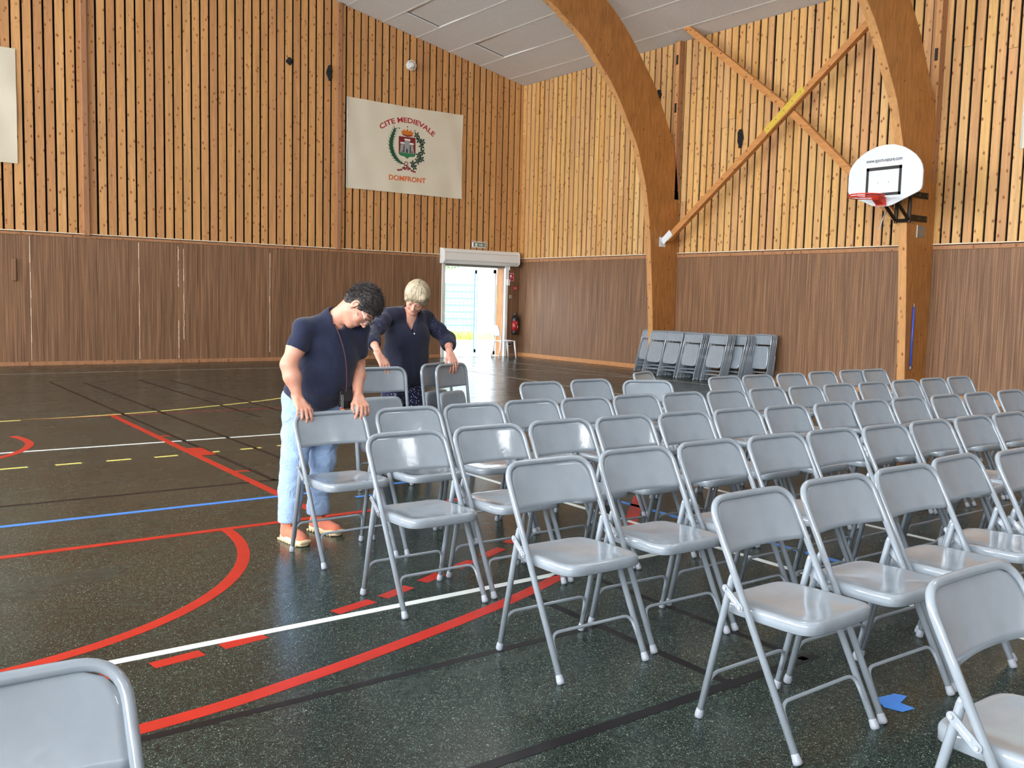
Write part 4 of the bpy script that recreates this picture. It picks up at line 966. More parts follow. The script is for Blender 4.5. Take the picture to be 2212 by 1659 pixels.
MB().add([(-.05, -.078, .18), (.03, -.088, .16), (.04, -.086, .22), (-.02, -.092, .33), (-.06, -.07, .30)], [(0, 1, 2, 3, 4)]).build('white_flash', MAT['white'], fe)
MB().tube([(0, 0, .5), (0, 0, .56)], .025, 10).build('valve', MAT['steel'], fe, True); MB().bbox((-.02, -.1, .545), (.02, .02, .57)).build('lever', MAT['ext_black_and_shade'], fe)
MB().tube(smooth_path([(.02, 0, .53), (.08, -.03, .48), (.1, -.03, .35), (.1, -.02, .2)]), .009, 6).build('hose', MAT['ext_black_and_shade'], fe, True)
sg = thing('fire_point_sign', 'small square red and blue fire safety sign beside the door', 'sign', (-.325, -.025, 2.09))
MB().bbox((-.105, -.006, -.105), (.105, 0, .105), .002).build('plate', MAT['white'], sg); MB().box((-.095, -.008, -.02), (.095, -.006, .095)).build('red_field', MAT['sign_red'], sg)
MB().box((-.095, -.008, -.095), (-.015, -.006, -.025)).build('blue_field', MAT['sign_blue'], sg); MB().box((-.008, -.008, -.095), (.095, -.006, -.025)).build('red_field', MAT['sign_red'], sg)
MB().add([(-.03, -.009, 0), (.03, -.009, 0), (.035, -.009, .05), (.0, -.009, .07), (-.035, -.009, .04)], [(0, 1, 2, 3, 4)]).build('pictogram', MAT['white'], sg)
ca = thing('call_point', 'tiny red alarm call point below the safety sign', 'alarm', (-.175, -.02, 1.80)); MB().bbox((-.045, -.04, -.045), (.045, 0, .045)).build('box', MAT['sign_red'], ca); MB().box((-.025, -.042, -.02), (.025, -.04, .02)).build('button', MAT['beige'], ca)
sw = thing('wall_switch', 'small beige switch plate below the red alarm', 'switch', (-.32, -.02, 1.575)); MB().bbox((-.04, -.02, -.045), (.04, 0, .045)).build('plate', MAT['beige'], sw); MB().box((-.015, -.026, -.02), (.015, -.02, .02)).build('rocker', MAT['steel'], sw)
so = thing('wall_socket', 'white wall socket low beside the plastic chair', 'socket', (-.33, -.02, .32)); MB().bbox((-.06, -.03, -.045), (.06, 0, .045)).build('box', MAT['white'], so); MB().box((-.03, -.032, -.03), (.05, -.03, .03)).build('recess', MAT['ink'], so)
kb = thing('shutter_switch', 'small white switch box on the shutter rail right of the door', 'switch', (-.42, -.045, 1.95)); MB().bbox((-.04, -.04, -.08), (.04, 0, .08)).build('box', MAT['white'], kb); MB().tube([(0, -.015, .08), (0, -.015, .45)], .008, 6).build('conduit', MAT['white'], kb)
wb = tag(MB().bbox((-12.055, -.06, 1.63), (-11.985, -.018, 2.05), .006).build('wall_batten', MAT['panel']), 'short brown wooden batten fixed upright on the brown boards at far left', 'batten')
def scrap(x, z, h, lab, onB=False):
    r_ = random.Random(int(abs(x*100))); V = []; n = 7
    for i in range(n):
        z_ = z+h/2-h*i/(n-1); w_ = .06*math.sin(PI*(i+.6)/n)+.01
        V += [(x-w_+r_.uniform(-.015, .015), -.04-r_.uniform(0, .03), z_), (x+w_*.3, -.06-r_.uniform(0, .04), z_+r_.uniform(-.02, .02)), (x+w_+r_.uniform(-.015, .015), -.035-r_.uniform(0, .02), z_)]
    if onB: V = [(b, -a, c) for a, b, c in V]
    F = []
    for i in range(n-1):
        for k in (0, 1): a = 3*i+k; F += [(a, a+1, a+4, a+3)]
    o = mesh_obj('felt_scrap', V, F, MAT['felt']); m_ = o.modifiers.new('s', 'SOLIDIFY'); m_.thickness = .008; return tag(o, lab, 'felt scrap')
scrap(-5.56, 6.5, .34, 'torn black felt scrap poking out beside the tall post, left of the caged lamp'); scrap(-6.52, 6.6, .16, 'tiny black felt scrap between slats, upper middle of the left wall')
scrap(7.33, 4.82, .36, 'torn black felt scrap hanging between slats behind the cross braces', True); scrap(4.99, 6.05, .2, 'small black felt scrap beside the arch nearer the door', True)
# ================================================================ PEOPLE: smooth bodies from blended volumes
def V3(*a): return np.array(a, float)
def nrm(v): return v/np.linalg.norm(v)
class Blob:
    """list of volumes blended with smooth union / subtraction, meshed by surface nets"""
    def __init__(s): s.ops = []
    def cone(s, a, b, ra, rb=None, k=.02, sub=False):
        rb = ra if rb is None else rb; a = V3(*a); b = V3(*b); R = max(ra, rb)
        s.ops.append(('c', (a, b, ra, rb), k, sub, np.minimum(a, b)-R, np.maximum(a, b)+R)); return s
    def chain(s, pts, rs_, k=.02, sub=False):
        for i in range(len(pts)-1): s.cone(pts[i], pts[i+1], rs_[i], rs_[i+1], k, sub)
        return s
    def ell(s, c, r, ax=None, k=.02, sub=False):
        c = V3(*c); R = max(r); s.ops.append(('e', (c, V3(*r), np.eye(3) if ax is None else np.array(ax)), k, sub, c-R, c+R)); return s
    def half(s, p, n, k=.004):            # keep only what lies below the plane
        s.ops.append(('h', (V3(*p), nrm(V3(*n))), k, True, None, None)); return s
    def disp(s, fn): s.ops.append(('d', fn, 0, False, None, None)); return s
    def mesh(s, h, clip=None):
        los = [o[4] for o in s.ops if o[4] is not None and not o[3]]; his = [o[5] for o in s.ops if o[4] is not None and not o[3]]
        lo = np.min(los, axis=0)-3*h-.012; hi = np.max(his, axis=0)+3*h+.012
        n = np.ceil((hi-lo)/h).astype(int)+1; ax = [lo[i]+h*np.arange(n[i]) for i in range(3)]
        F = np.full(n, .2, np.float32)
        for typ, prm, k, sub, a, b in s.ops:
            if typ in 'ce':
                m = k*1.2+2*h+.03
                i0 = np.clip(np.floor((a-m-lo)/h).astype(int), 0, n); i1 = np.clip(np.ceil((b+m-lo)/h).astype(int)+1, 0, n)
                if np.any(i1 <= i0): continue
            else: i0 = np.zeros(3, int); i1 = n
            sl = tuple(slice(i0[i], i1[i]) for i in range(3))
            X, Y_, Z_ = np.meshgrid(*[ax[i][sl[i]] for i in range(3)], indexing='ij', sparse=(typ != 'd'))
            if typ == 'c':
                p, q, ra, rb = prm; d = q-p; L2 = max(d@d, 1e-12)
                hh = np.clip(((X-p[0])*d[0]+(Y_-p[1])*d[1]+(Z_-p[2])*d[2])/L2, 0, 1)
                D = np.sqrt((X-p[0]-hh*d[0])**2+(Y_-p[1]-hh*d[1])**2+(Z_-p[2]-hh*d[2])**2)-(ra+hh*(rb-ra))
            elif typ == 'e':
                c, r, A = prm; P = [(X-c[0])*A[i][0]+(Y_-c[1])*A[i][1]+(Z_-c[2])*A[i][2] for i in range(3)]
                k0 = np.sqrt(sum((P[i]/r[i])**2 for i in range(3))); k1 = np.sqrt(sum((P[i]/r[i]**2)**2 for i in range(3)))+1e-9; D = k0*(k0-1)/k1
            elif typ == 'h':
                p, nn = prm; D = ((X-p[0])*nn[0]+(Y_-p[1])*nn[1]+(Z_-p[2])*nn[2])
            else:
                F[sl] += prm(X, Y_, Z_, F[sl]).astype(np.float32); continue
            D = D.astype(np.float32); f = F[sl]
            if sub: g = np.maximum(k-np.abs(f+D), 0)/k; F[sl] = np.maximum(f, -D)+g*g*k/4
            else: g = np.maximum(k-np.abs(f-D), 0)/k; F[sl] = np.minimum(f, D)-g*g*k/4
        ins = F < 0; cs = tuple(n-1); S = np.zeros(cs+(3,), np.float32); Cn = np.zeros(cs, np.float32); quads = []
        I = np.indices(cs)
        edges = []
        for d in range(3):
            s0 = [slice(None)]*3; s1 = [slice(None)]*3; s0[d] = slice(0, -1); s1[d] = slice(1, None)
            A, B = F[tuple(s0)], F[tuple(s1)]; cr = (A < 0) != (B < 0); idx = np.argwhere(cr)
            a = A[cr]; b = B[cr]; t_ = a/(a-b); pos = idx.astype(np.float32); pos[:, d] += t_
            o = [k_ for k_ in range(3) if k_ != d]
            for e0 in (0, -1):
                for e1 in (0, -1):
                    c = idx.copy(); c[:, o[0]] += e0; c[:, o[1]] += e1; ok = np.all((c >= 0) & (c < np.array(cs)), axis=1)
                    np.add.at(S, tuple(c[ok].T), pos[ok]); np.add.at(Cn, tuple(c[ok].T), 1)
            edges.append((d, o, idx, a < 0))
        act = Cn > 0; ids = np.full(cs, -1, np.int64); ids[act] = np.arange(act.sum()); verts = S[act]/Cn[act][:, None]*h+lo
        for d, o, idx, neg in edges:
            ok = (idx[:, o[0]] > 0) & (idx[:, o[1]] > 0) & (idx[:, o[0]] < cs[o[0]]) & (idx[:, o[1]] < cs[o[1]]); idx = idx[ok]; neg = neg[ok]
            def cid(e0, e1): c = idx.copy(); c[:, o[0]] += e0; c[:, o[1]] += e1; return ids[tuple(c.T)]
            q = np.stack([cid(-1, -1), cid(0, -1), cid(0, 0), cid(-1, 0)], 1)
            flip = neg if d != 1 else ~neg
            q[~flip] = q[~flip][:, ::-1]; quads.append(q)
        q = np.concatenate(quads); return verts, q[np.all(q >= 0, axis=1)]
def relax(v, q, it=1, lam=.5):
    for _ in range(it):
        s = np.zeros_like(v); c = np.zeros(len(v))
        for a, b in ((0, 1), (1, 2), (2, 3), (3, 0)):
            np.add.at(s, q[:, a], v[q[:, b]]); np.add.at(s, q[:, b], v[q[:, a]]); np.add.at(c, q[:, a], 1); np.add.at(c, q[:, b], 1)
        v = v+lam*(s/np.maximum(c, 1)[:, None]-v)
    return v
def blob_obj(name, parts, mat, parent, label=None, it=1):
    V = []; Q = []; n = 0
    for b, h in parts:
        v, q = b.mesh(h); v = relax(v, q, it); V.append(v); Q.append(q+n); n += len(v)
    V = np.concatenate(V); Q = np.concatenate(Q); me = bpy.data.meshes.new(name)
    me.vertices.add(len(V)); me.vertices.foreach_set('co', (V-np.array(parent.location)).astype(np.float32).ravel())
    me.loops.add(Q.size); me.loops.foreach_set('vertex_index', Q.astype(np.int32).ravel())
    me.polygons.add(len(Q)); me.polygons.foreach_set('loop_start', (np.arange(len(Q))*4).astype(np.int32)); me.polygons.foreach_set('loop_total', np.full(len(Q), 4, np.int32))
    me.polygons.foreach_set('use_smooth', np.ones(len(Q), bool)); me.update(calc_edges=True); me.validate(); me.materials.append(mat)
    o = bpy.data.objects.new(name, me); COL.objects.link(o); o.parent = parent
    if label: o['label'] = label
    return o
def folds(amp, dirs, seed=0):
    r_ = np.random.default_rng(seed); ph = r_.uniform(0, 6, len(dirs))
    def fn(X, Y, Z, F):
        s = 0
        for i, (fx, fy, fz, a) in enumerate(dirs): s = s+a*np.sin(fx*X+fy*Y+fz*Z+ph[i]+1.3*np.sin(7*X+5*Z+ph[i]*2)+1.1*np.sin(9*Y-6*Z))
        return amp*s
    return fn
def hand(bl, wrist, f, d, thumb, curl=(48, 34, 22), spread=4, scale=1.0, tcurl=0):
    """palm, four fingers of different lengths and a thumb leaving the side of the palm; thumb = +1 / -1 side on local X"""
    f = nrm(V3(*f)); d = V3(*d); d = nrm(d-f*(f@d)); x = np.cross(f, d); W = V3(*wrist)
    L = lambda a, b, c: W+(x*a*thumb+f*b+d*c)*scale
    KX = [.030, .010, -.011, -.030]; KY = [.080, .084, .080, .071]; LEN = [(.040, .025, .020), (.044, .029, .021), (.041, .027, .020), (.032, .020, .018)]; R = [.0092, .0094, .0088, .0078]
    bl.cone(L(.012, -.03, 0), L(.018, .02, -.001), .019*scale, .016*scale, .014); bl.cone(L(-.012, -.03, 0), L(-.016, .02, -.001), .019*scale, .015*scale, .014)
    for i in range(4):
        bl.cone(L(KX[i]*.55, .012, -.002), L(KX[i], KY[i], 0), .0145*scale, .0108*scale, .012)
    for i in range(4):
        p = L(KX[i], KY[i], 0); ang = 0; sp = math.radians(spread*(1.5-i)); r0 = R[i]*scale
        for j in range(3):
            ang += math.radians(curl[j]+(i-1.5)*2); dr = math.cos(ang)*f-math.sin(ang)*d; dr = nrm(dr+x*thumb*math.sin(sp)); q = p+dr*LEN[i][j]*scale
            bl.cone(p, q, r0*(1.03 if j == 0 else 1), r0*.92, .0045); r0 *= .92; p = q
    a = L(.020, .018, -.006); b = L(.046, .044, -.014-.006*tcurl); c = L(.054, .070, -.022-.014*tcurl); e = L(.052, .092, -.034-.018*tcurl)
    bl.cone(a, b, .0150*scale, .0118*scale, .012); bl.cone(b, c, .0112*scale, .0100*scale, .005); bl.cone(c, e, .0100*scale, .0080*scale, .004)
RI = V3(.804, -.594, 0); TC = V3(-.594, -.804, 0); UZ = V3(0, 0, 1)
def head_axes(F, U):
    F = nrm(F); U = nrm(U-F*(F@U)); return F, U, np.cross(F, U)
def head_blob(c, F, U, S, s=1.0):
    A = [S, U, F]; b = Blob(); P = lambda a, u, f: c+(S*a+U*u+F*f)*s
    b.ell(P(0, .028, -.012), (.074*s, .092*s, .094*s), A, .02); b.ell(P(0, -.035, .022), (.060*s, .072*s, .068*s), A, .03)
    b.ell(P(0, -.092, .060), (.024*s, .018*s, .020*s), A, .03)
    b.cone(P(.045, -.06, .0), P(.012, -.095, .055), .018*s, .016*s, .03); b.cone(P(-.045, -.06, .0), P(-.012, -.095, .055), .018*s, .016*s, .03)
    b.ell(P(.036, -.028, .062), (.022*s, .022*s, .018*s), A, .02); b.ell(P(-.036, -.028, .062), (.022*s, .022*s, .018*s), A, .02)
    for q in (1, -1): b.ell(P(q*.031, .004, .096), (.017*s, .012*s, .014*s), A, .014, True)
    for q in (1, -1): b.ell(P(q*.031, .004, .076), (.0135*s, .0115*s, .0115*s), A, .004)
    b.cone(P(.018, .020, .086), P(.042, .018, .074), .006*s, .005*s, .012); b.cone(P(-.018, .020, .086), P(-.042, .018, .074), .006*s, .005*s, .012)
    b.cone(P(0, .010, .084), P(0, -.030, .106), .0075*s, .0105*s, .012); b.ell(P(.011, -.034, .094), (.0075*s, .006*s, .009*s), A, .006); b.ell(P(-.011, -.034, .094), (.0075*s, .006*s, .009*s), A, .006)
    b.ell(P(0, -.058, .082), (.024*s, .0055*s, .009*s), A, .007); b.ell(P(0, -.069, .079), (.020*s, .006*s, .009*s), A, .007); b.ell(P(0, -.0635, .090), (.020*s, .0018*s, .006*s), A, .003, True)
    for q in (1, -1):
        b.ell(P(q*.077, -.002, -.008), (.0075*s, .031*s, .018*s), A, .006); b.ell(P(q*.083, .004, -.004), (.006*s, .018*s, .009*s), A, .004, True); b.ell(P(q*.076, -.030, -.002), (.006*s, .009*s, .008*s), A, .006)
    return b, P

# ---------------- woman in jeans and navy T-shirt
R1 = thing('person', 'woman with short dark hair, navy T-shirt, pale jeans and salmon boots bending over a chair', 'person', (-12.56, -14.70, 0))
c1 = V3(-12.372, -14.978, 1.437); F1, U1, S1 = head_axes(.44*RI+.20*TC-.86*UZ, .88*RI+.10*TC+.47*UZ)
hb, P1 = head_blob(c1, F1, U1, S1, 1.09)
nb = V3(-12.49, -14.84, 1.33)
hb.chain([nb+V3(0, .02, -.03), nb+V3(.02, -.02, .03), P1(0, -.045, -.035)], [.062, .054, .052], .03)
shA, elA, wrA = V3(-12.665, -14.83, 1.30), V3(-12.775, -14.86, 1.09), V3(-12.735, -14.898, .905)
shB, elB, wrB = V3(-12.315, -14.84, 1.285), V3(-12.262, -14.72, 1.075), V3(-12.345, -14.898, .905)
armA = Blob().chain([shA, (shA+elA)/2, elA], [.056, .054, .046], .03).chain([elA, elA*.62+wrA*.38, wrA], [.046, .048, .0265], .03)
hand(armA, wrA+V3(0, -.008, -.018), (.05, -.80, -.60), (0, -.60, .80), -1, (46, 32, 20), 8, 1.08)
armB = Blob().chain([shB, (shB+elB)/2, elB], [.056, .054, .045], .03).chain([elB, elB*.62+wrB*.38, wrB], [.045, .046, .0265], .03)
hand(armB, wrB+V3(0, -.008, -.018), (-.05, -.80, -.60), (0, -.60, .80), 1, (46, 32, 20), 8, 1.08)
LA = [V3(-12.60, -14.60, .83), V3(-12.66, -14.665, .46), V3(-12.705, -14.70, .09)]; LB = [V3(-12.42, -14.58, .83), V3(-12.44, -14.60, .45), V3(-12.465, -14.585, .09)]
tor = Blob().ell((-12.50, -14.60, .88), (.165, .135, .12)).ell((-12.495, -14.66, 1.0), (.15, .135, .15), k=.05).ell((-12.49, -14.77, 1.18), (.165, .115, .15), [V3(1, 0, 0), V3(0, .93, .37), V3(0, -.37, .93)], .06)
tor.cone(shA+V3(.03, 0, 0), nb, .052, .06, .05).cone(shB+V3(-.03, 0, 0), nb, .052, .06, .05)
for L_ in (LA, LB): tor.chain(L_, [.085, .056, .04], .04)
blob_obj('body', [(hb, .0036), (armA, .0034), (armB, .0034), (tor, .009)], MAT['skin1'], R1)
sh = Blob().ell((-12.495, -14.62, .90), (.198, .180, .14), k=.05).ell((-12.485, -14.70, .96), (.186, .178, .13), k=.05).ell((-12.485, -14.765, 1.08), (.178, .160, .13), k=.06).ell((-12.49, -14.80, 1.20), (.178, .128, .15), [V3(1, 0, 0), V3(0, .93, .37), V3(0, -.37, .93)], .06)
sh.cone(shA, nb+V3(-.02, .012, 0), .063, .080, .05).cone(shB, nb+V3(.02, .012, 0), .063, .080, .05)
mA = shA*.42+elA*.58; mB = shB*.40+elB*.60
sh.chain([shA, mA], [.064, .062], .03).chain([shB, mB], [.064, .062], .03)
sh.half(mA, nrm(mA-shA)*-1+V3(0, 0, 0)) if False else None
nx = nrm(P1(0, -.045, -.035)-nb); sh.cone(nb+V3(-.005, .03, -.04), nb+nx*.045+V3(-.016, .016, 0), .080, .066, .03)
sh.cone(nb+nx*.01, nb+nx*.16, .058, .066, .005, True)
for yy in (0, -.05, -.10): sh.cone(nb+V3(.012, -.03+yy, .01), nb+V3(.03, -.05+yy, .10), .047, .07, .006, True)
for m_, s_ in ((mA, shA), (mB, shB)): dd = nrm(m_-s_); sh.cone(m_+dd*.066, m_+dd*.12, .085, .085, .004, True)
sh.half((-12.5, -14.65, .80), (.0, -.12, 1)).disp(folds(.0042, [(3, 10, 34, 1), (26, 4, 12, .7), (12, 30, -8, .6)], 3))
blob_obj('tshirt', [(sh, .0062)], MAT['tee'], R1, 'navy blue T-shirt')
je = Blob().ell((-12.50, -14.585, .86), (.192, .172, .13), k=.05)
jA = [V3(-12.595, -14.60, .80), V3(-12.625, -14.64, .62), V3(-12.665, -14.675, .45), V3(-12.69, -14.695, .30), V3(-12.705, -14.705, .135)]
jB = [V3(-12.415, -14.585, .80), V3(-12.43, -14.60, .62), V3(-12.44, -14.605, .45), V3(-12.455, -14.60, .30), V3(-12.465, -14.595, .125)]
for J in (jA, jB):
    je.chain(J, [.108, .093, .078, .072, .066], .035); dn = V3(0, 0, -1)
    je.cone(J[-1]+V3(0, 0, .03), J[-1]+V3(0, 0, -.01), .071, .071, .004)
je.disp(folds(.0030, [(6, 9, 40, 1), (30, 12, 22, .6), (5, 34, 60, .5)], 5))
je.half((-12.5, -14.6, .115), (0, 0, 1))
blob_obj('jeans', [(je, .007)], MAT['jeans'], R1, 'pale blue jeans with turned-up cuffs')
def boot(base, fd, root, L=.255):
    fd = nrm(V3(*fd)); sd = np.cross(fd, UZ); A = [sd, fd, UZ]; P = lambda a, f, u: V3(*base)+sd*a+fd*f+UZ*u
    up = Blob().ell(P(0, .03, .045), (.043, .095, .045), A, .02).ell(P(0, .12, .038), (.045, .065, .036), A, .03).cone(P(0, -.03, .05), P(0, -.01, .15), .044, .046, .03).half(P(0, 0, .022), (0, 0, 1)).half(P(0, 0, .155), (0, 0, -1))
    up.disp(folds(.0015, [(40, 50, 60, 1), (90, 10, 30, .5)], 9))
    o = blob_obj('shoe', [(up, .0045)], MAT['shoe'], root, 'salmon canvas ankle boot')
    so_ = Blob().cone(P(0, -.035, .02), P(0, .05, .02), .045, .040, .03).cone(P(0, .05, .02), P(0, .145, .022), .040, .047, .03).half(P(0, 0, .038), (0, 0, -1)).half(P(0, 0, .002), (0, 0, 1))
    v, q = so_.mesh(.0045); base_ = np.array(root.location); m_ = mesh_obj('sole', (v-base_), [tuple(map(int, t_)) for t_ in q], MAT['sole'], o, True)
    tread = MB(); B = lambda a, f, u: P(a, f, u)-base_
    for k in range(9):
        f = -.06+.026*k
        for s_ in (-1, 1): tread.tube([B(s_*.043, f, .0), B(s_*.047, f, .014)], .008, 6)
    tread.tube(smooth_path([B(.035, .185, .028), B(0, .195, .034), B(-.035, .185, .028)], 4), .012, 6)
    tread.build('tread', MAT['sole'], o, True)
    lc = MB()
    for k in range(6):
        f = .075-.018*k; u = .085+.013*k; lc.tube(smooth_path([B(-.022, f, u-.006), B(0, f+.006, u+.004), B(.022, f-.004, u-.006)], 3), .0028, 5)
    lc.tube(smooth_path([B(0, .0, .148), B(.03, .02, .135), B(.02, .045, .11)], 4), .0026, 5); lc.build('laces', MAT['rim'] if False else MAT['shoe'], o, True)
    return o
boot((-12.705, -14.72, 0), (.10, -1, 0), R1); boot((-12.455, -14.60, 0), (.30, -1, 0), R1)
def hair_spikes(name, P, c, S, U, F, root, mat, n, length, excl):
    m = MB(); r_ = np.random.default_rng(11); base_ = np.array(root.location); k = 0
    while k < n:
        v = nrm(r_.normal(0, 1, 3)); a, u, f = v[0]*.081, v[1]*.098+.030, v[2]*.101-.013
        if excl(a, u, f): continue
        p = P(a, u, f); nn = nrm(S*v[0]+U*v[1]+F*v[2]); t_ = nrm(nn*.75+F*.55+r_.normal(0, .35, 3)); sd = nrm(np.cross(t_, r_.normal(0, 1, 3)))*.0016; L_ = length*r_.uniform(.5, 1.2)
        q = p+t_*L_; bn = nrm(np.cross(sd, t_))*.0016
        m.add([p-sd-base_, p+sd-base_, p+bn*1.7-base_, q-base_], [(0, 1, 3), (1, 2, 3), (2, 0, 3)]); k += 1
    o = m.build(name, mat, root); o['kind'] = 'stuff'; return o
A1 = [S1, U1, F1]
ex1 = lambda a, u, f: (f > .045 and u < .055) or (u < -.02 and f > -.045) or u < -.052 or (abs(a) > .06 and f > -.035 and u < .032)
h1 = Blob().ell(P1(0, .033, -.014), (.089, .107, .110), A1, .02).ell(P1(0, -.02, -.05), (.068, .060, .055), A1, .02)
h1.ell(P1(0, -.036, .098), (.13, .085, .095), A1, .012, True)
for q in (1, -1): h1.ell(P1(q*.10, -.015, .0), (.036, .045, .040), A1, .01, True)
def hn1(X, Y, Z, F): return .0030*np.sin(190*X+60*Y+40*Z)*np.sin(170*Y-90*Z)+.002*np.sin(260*Z+120*X)
h1.disp(hn1); hr = blob_obj('hair', [(h1, .0038)], MAT['hair1'], R1, 'short spiky dark hair')
hs = hair_spikes('hair_tips', P1, c1, S1, U1, F1, R1, MAT['hair1'], 2600, .026, ex1); hs.parent = hr
base1 = np.array(R1.location); Q1 = lambda a, u, f: P1(a, u, f)-base1
gl = MB()
for q in (1, -1):
    gl.tube(smooth_path([Q1(q*.068, .012, .092), Q1(q*.074, .016, .05), Q1(q*.079, .016, .0), Q1(q*.078, .0, -.02)], 5), .0022, 6)
    gl.tube(smooth_path([Q1(q*.060, .018, .100), Q1(q*.034, .024, .108), Q1(q*.010, .016, .112)], 4), .0022, 6)
    gl.tube(smooth_path([Q1(q*.010, .016, .112), Q1(q*.012, -.012, .112), Q1(q*.034, -.020, .108), Q1(q*.058, -.012, .102), Q1(q*.060, .018, .100)], 4), .0014, 6)
gl.tube([Q1(.010, .012, .112), Q1(-.010, .012, .112)], .002, 6); gl.tube([Q1(.060, .014, .100), Q1(.068, .012, .092)], .0025, 6); gl.tube([Q1(-.060, .014, .100), Q1(-.068, .012, .092)], .0025, 6)
go = gl.build('glasses', MAT['ink'], R1, True, 'dark framed glasses')
wt = MB()
for q in (1, -1): wt.tube([Q1(q*.0700, .0125, .088), Q1(q*.0755, .016, .048)], .0034, 6); 
wt.build('temple_inlay', MAT['white'], go, True, 'white section of the side arm')
ln_ = MB()
for q in (1, -1): ln_.add([Q1(q*.011, .015, .1125), Q1(q*.013, -.011, .1125), Q1(q*.034, -.019, .1085), Q1(q*.057, -.011, .1025), Q1(q*.059, .016, .1005), Q1(q*.034, .023, .1085)], [(0, 1, 2, 3, 4, 5)])
ln_.build('lens', MAT['eyeglass'], go)
mo = MB(); mo.tube(smooth_path([Q1(-.019, -.064, .083), Q1(0, -.0625, .0905), Q1(.019, -.064, .083)], 5), .0026, 6); mo.build('lips', MAT['lip'], R1, True)
eb = MB()
for q in (1, -1): eb.tube(smooth_path([Q1(q*.014, .026, .091), Q1(q*.032, .031, .086), Q1(q*.050, .025, .073)], 4), .003, 6)
eb.build('eyebrow', MAT['brow'], R1, True)
cb = MB(); cb.tube(smooth_path([V3(*p)-base1 for p in [(-12.45, -14.78, 1.43), (-12.50, -14.80, 1.42), (-12.515, -14.86, 1.37), (-12.505, -14.925, 1.31), (-12.482, -14.955, 1.22), (-12.46, -14.965, 1.11), (-12.445, -14.95, .98), (-12.445, -14.935, .92)]], 5), .0042, 6)
cb.build('neck_cord', MAT['cord'], R1, True, 'maroon cord round the neck')
bg_ = thing('small_bag', 'small black bag with a charm hanging at the hip of the woman in jeans', 'bag', (-12.43, -14.895, .875))
MB().bbox((-.035, -.018, -.055), (.045, .022, .058), .012).build('pouch', MAT['leather'], bg_, True)
MB().prism([(-.02, .056), (-.024, -.01), (-.019, -.012), (-.016, .058)], 0, -.036, .036).build('flap', MAT['leather'], bg_)
ch = MB()
for k in range(5): ch.tube([(-.028+.006*math.cos(a), -.024, .02-.018*k+.009*math.sin(a)) for a in np.linspace(0, 2*PI, 9)[:-1]], .0018, 5, True)
ch.build('chain', MAT['steel'], bg_, True); MB().lathe([(.002, 0), (.014, .004), (.014, .018), (.002, .022)], (-.028, -.028, -.075), 10).build('charm', MAT['b_gold'], bg_, True); MB().lathe([(.002, 0), (.007, .005), (.002, .012)], (-.04, -.026, -.055), 8).build('bead', MAT['gem'], bg_, True)

# ---------------- woman in the navy blouse
R2 = thing('person', 'woman with short blond grey hair and navy lace-sleeved blouse steadying folded chairs', 'person', (-10.93, -13.0, 0))
base2 = np.array(R2.location)
c2 = V3(-10.945, -13.20, 1.49); F2, U2, S2 = head_axes(.80*TC-.10*RI-.62*UZ, .62*TC+.26*RI+.80*UZ)
hb2, P2 = head_blob(c2, F2, U2, S2, 1.10)
nb2 = V3(-10.935, -13.08, 1.355)
hb2.chain([nb2+V3(0, .02, -.04), nb2, P2(0, -.05, -.035)], [.062, .055, .052], .03)
sA, eA, wA = V3(-11.125, -13.05, 1.345), V3(-11.345, -13.15, 1.18), V3(-11.408, -13.415, 1.045)
sB, eB, wB = V3(-10.735, -13.04, 1.315), V3(-10.575, -13.12, 1.135), V3(-10.655, -13.285, 1.045)
a2 = Blob().chain([sA, (sA+eA)/2, eA], [.050, .044, .036], .03).chain([eA, eA*.6+wA*.4, wA], [.036, .036, .022], .03); hand(a2, wA+V3(0, -.006, -.014), (.25, -.55, -.80), (0, -.83, .55), -1, (14, 26, 24), 7, 1.08)
b2 = Blob().chain([sB, (sB+eB)/2, eB], [.050, .044, .036], .03).chain([eB, eB*.6+wB*.4, wB], [.036, .036, .022], .03); hand(b2, wB+V3(0, -.006, -.014), (.05, -.55, -.83), (0, -.83, .55), 1, (16, 26, 24), 7, 1.08)
t2 = Blob().ell((-10.93, -12.98, .88), (.165, .13, .13)).ell((-10.93, -13.0, 1.03), (.15, .12, .14), k=.05).ell((-10.93, -13.03, 1.2), (.165, .11, .16), k=.06).cone(sA+V3(.03, 0, 0), nb2, .05, .058, .05).cone(sB+V3(-.03, 0, 0), nb2, .05, .058, .05)
for q in (-1, 1): t2.chain([(-10.93+q*.095, -12.97, .85), (-10.93+q*.10, -12.97, .46), (-10.93+q*.105, -12.95, .08)], [.085, .055, .038], .04)
blob_obj('body', [(hb2, .0036), (a2, .0034), (b2, .0034), (t2, .010)], MAT['skin2'], R2)
bl = Blob().ell((-10.93, -12.99, .86), (.195, .165, .16), k=.05).ell((-10.93, -13.01, 1.0), (.20, .17, .17), k=.06).ell((-10.93, -13.05, 1.17), (.20, .15, .17), k=.06).cone(sA, nb2, .064, .074, .05).cone(sB, nb2, .064, .074, .05)
[bl.cone((-10.937, yy, 1.375), (-10.962, yy, 1.205), .056, .006, .004, True) for yy in (-13.13, -13.16, -13.19, -13.22, -13.25)]; bl.cone(nb2+V3(0, -.02, .035), nb2+V3(0, -.05, .14), .057, .062, .006, True)
bl.half((-10.93, -13, .74), (0, 0, 1)).disp(folds(.0055, [(38, 10, 6, 1), (18, 22, 10, .8), (50, -20, 8, .4)], 8))
blob_obj('blouse', [(bl, .0065)], MAT['blouse'], R2, 'loose navy blouse with a V neck')
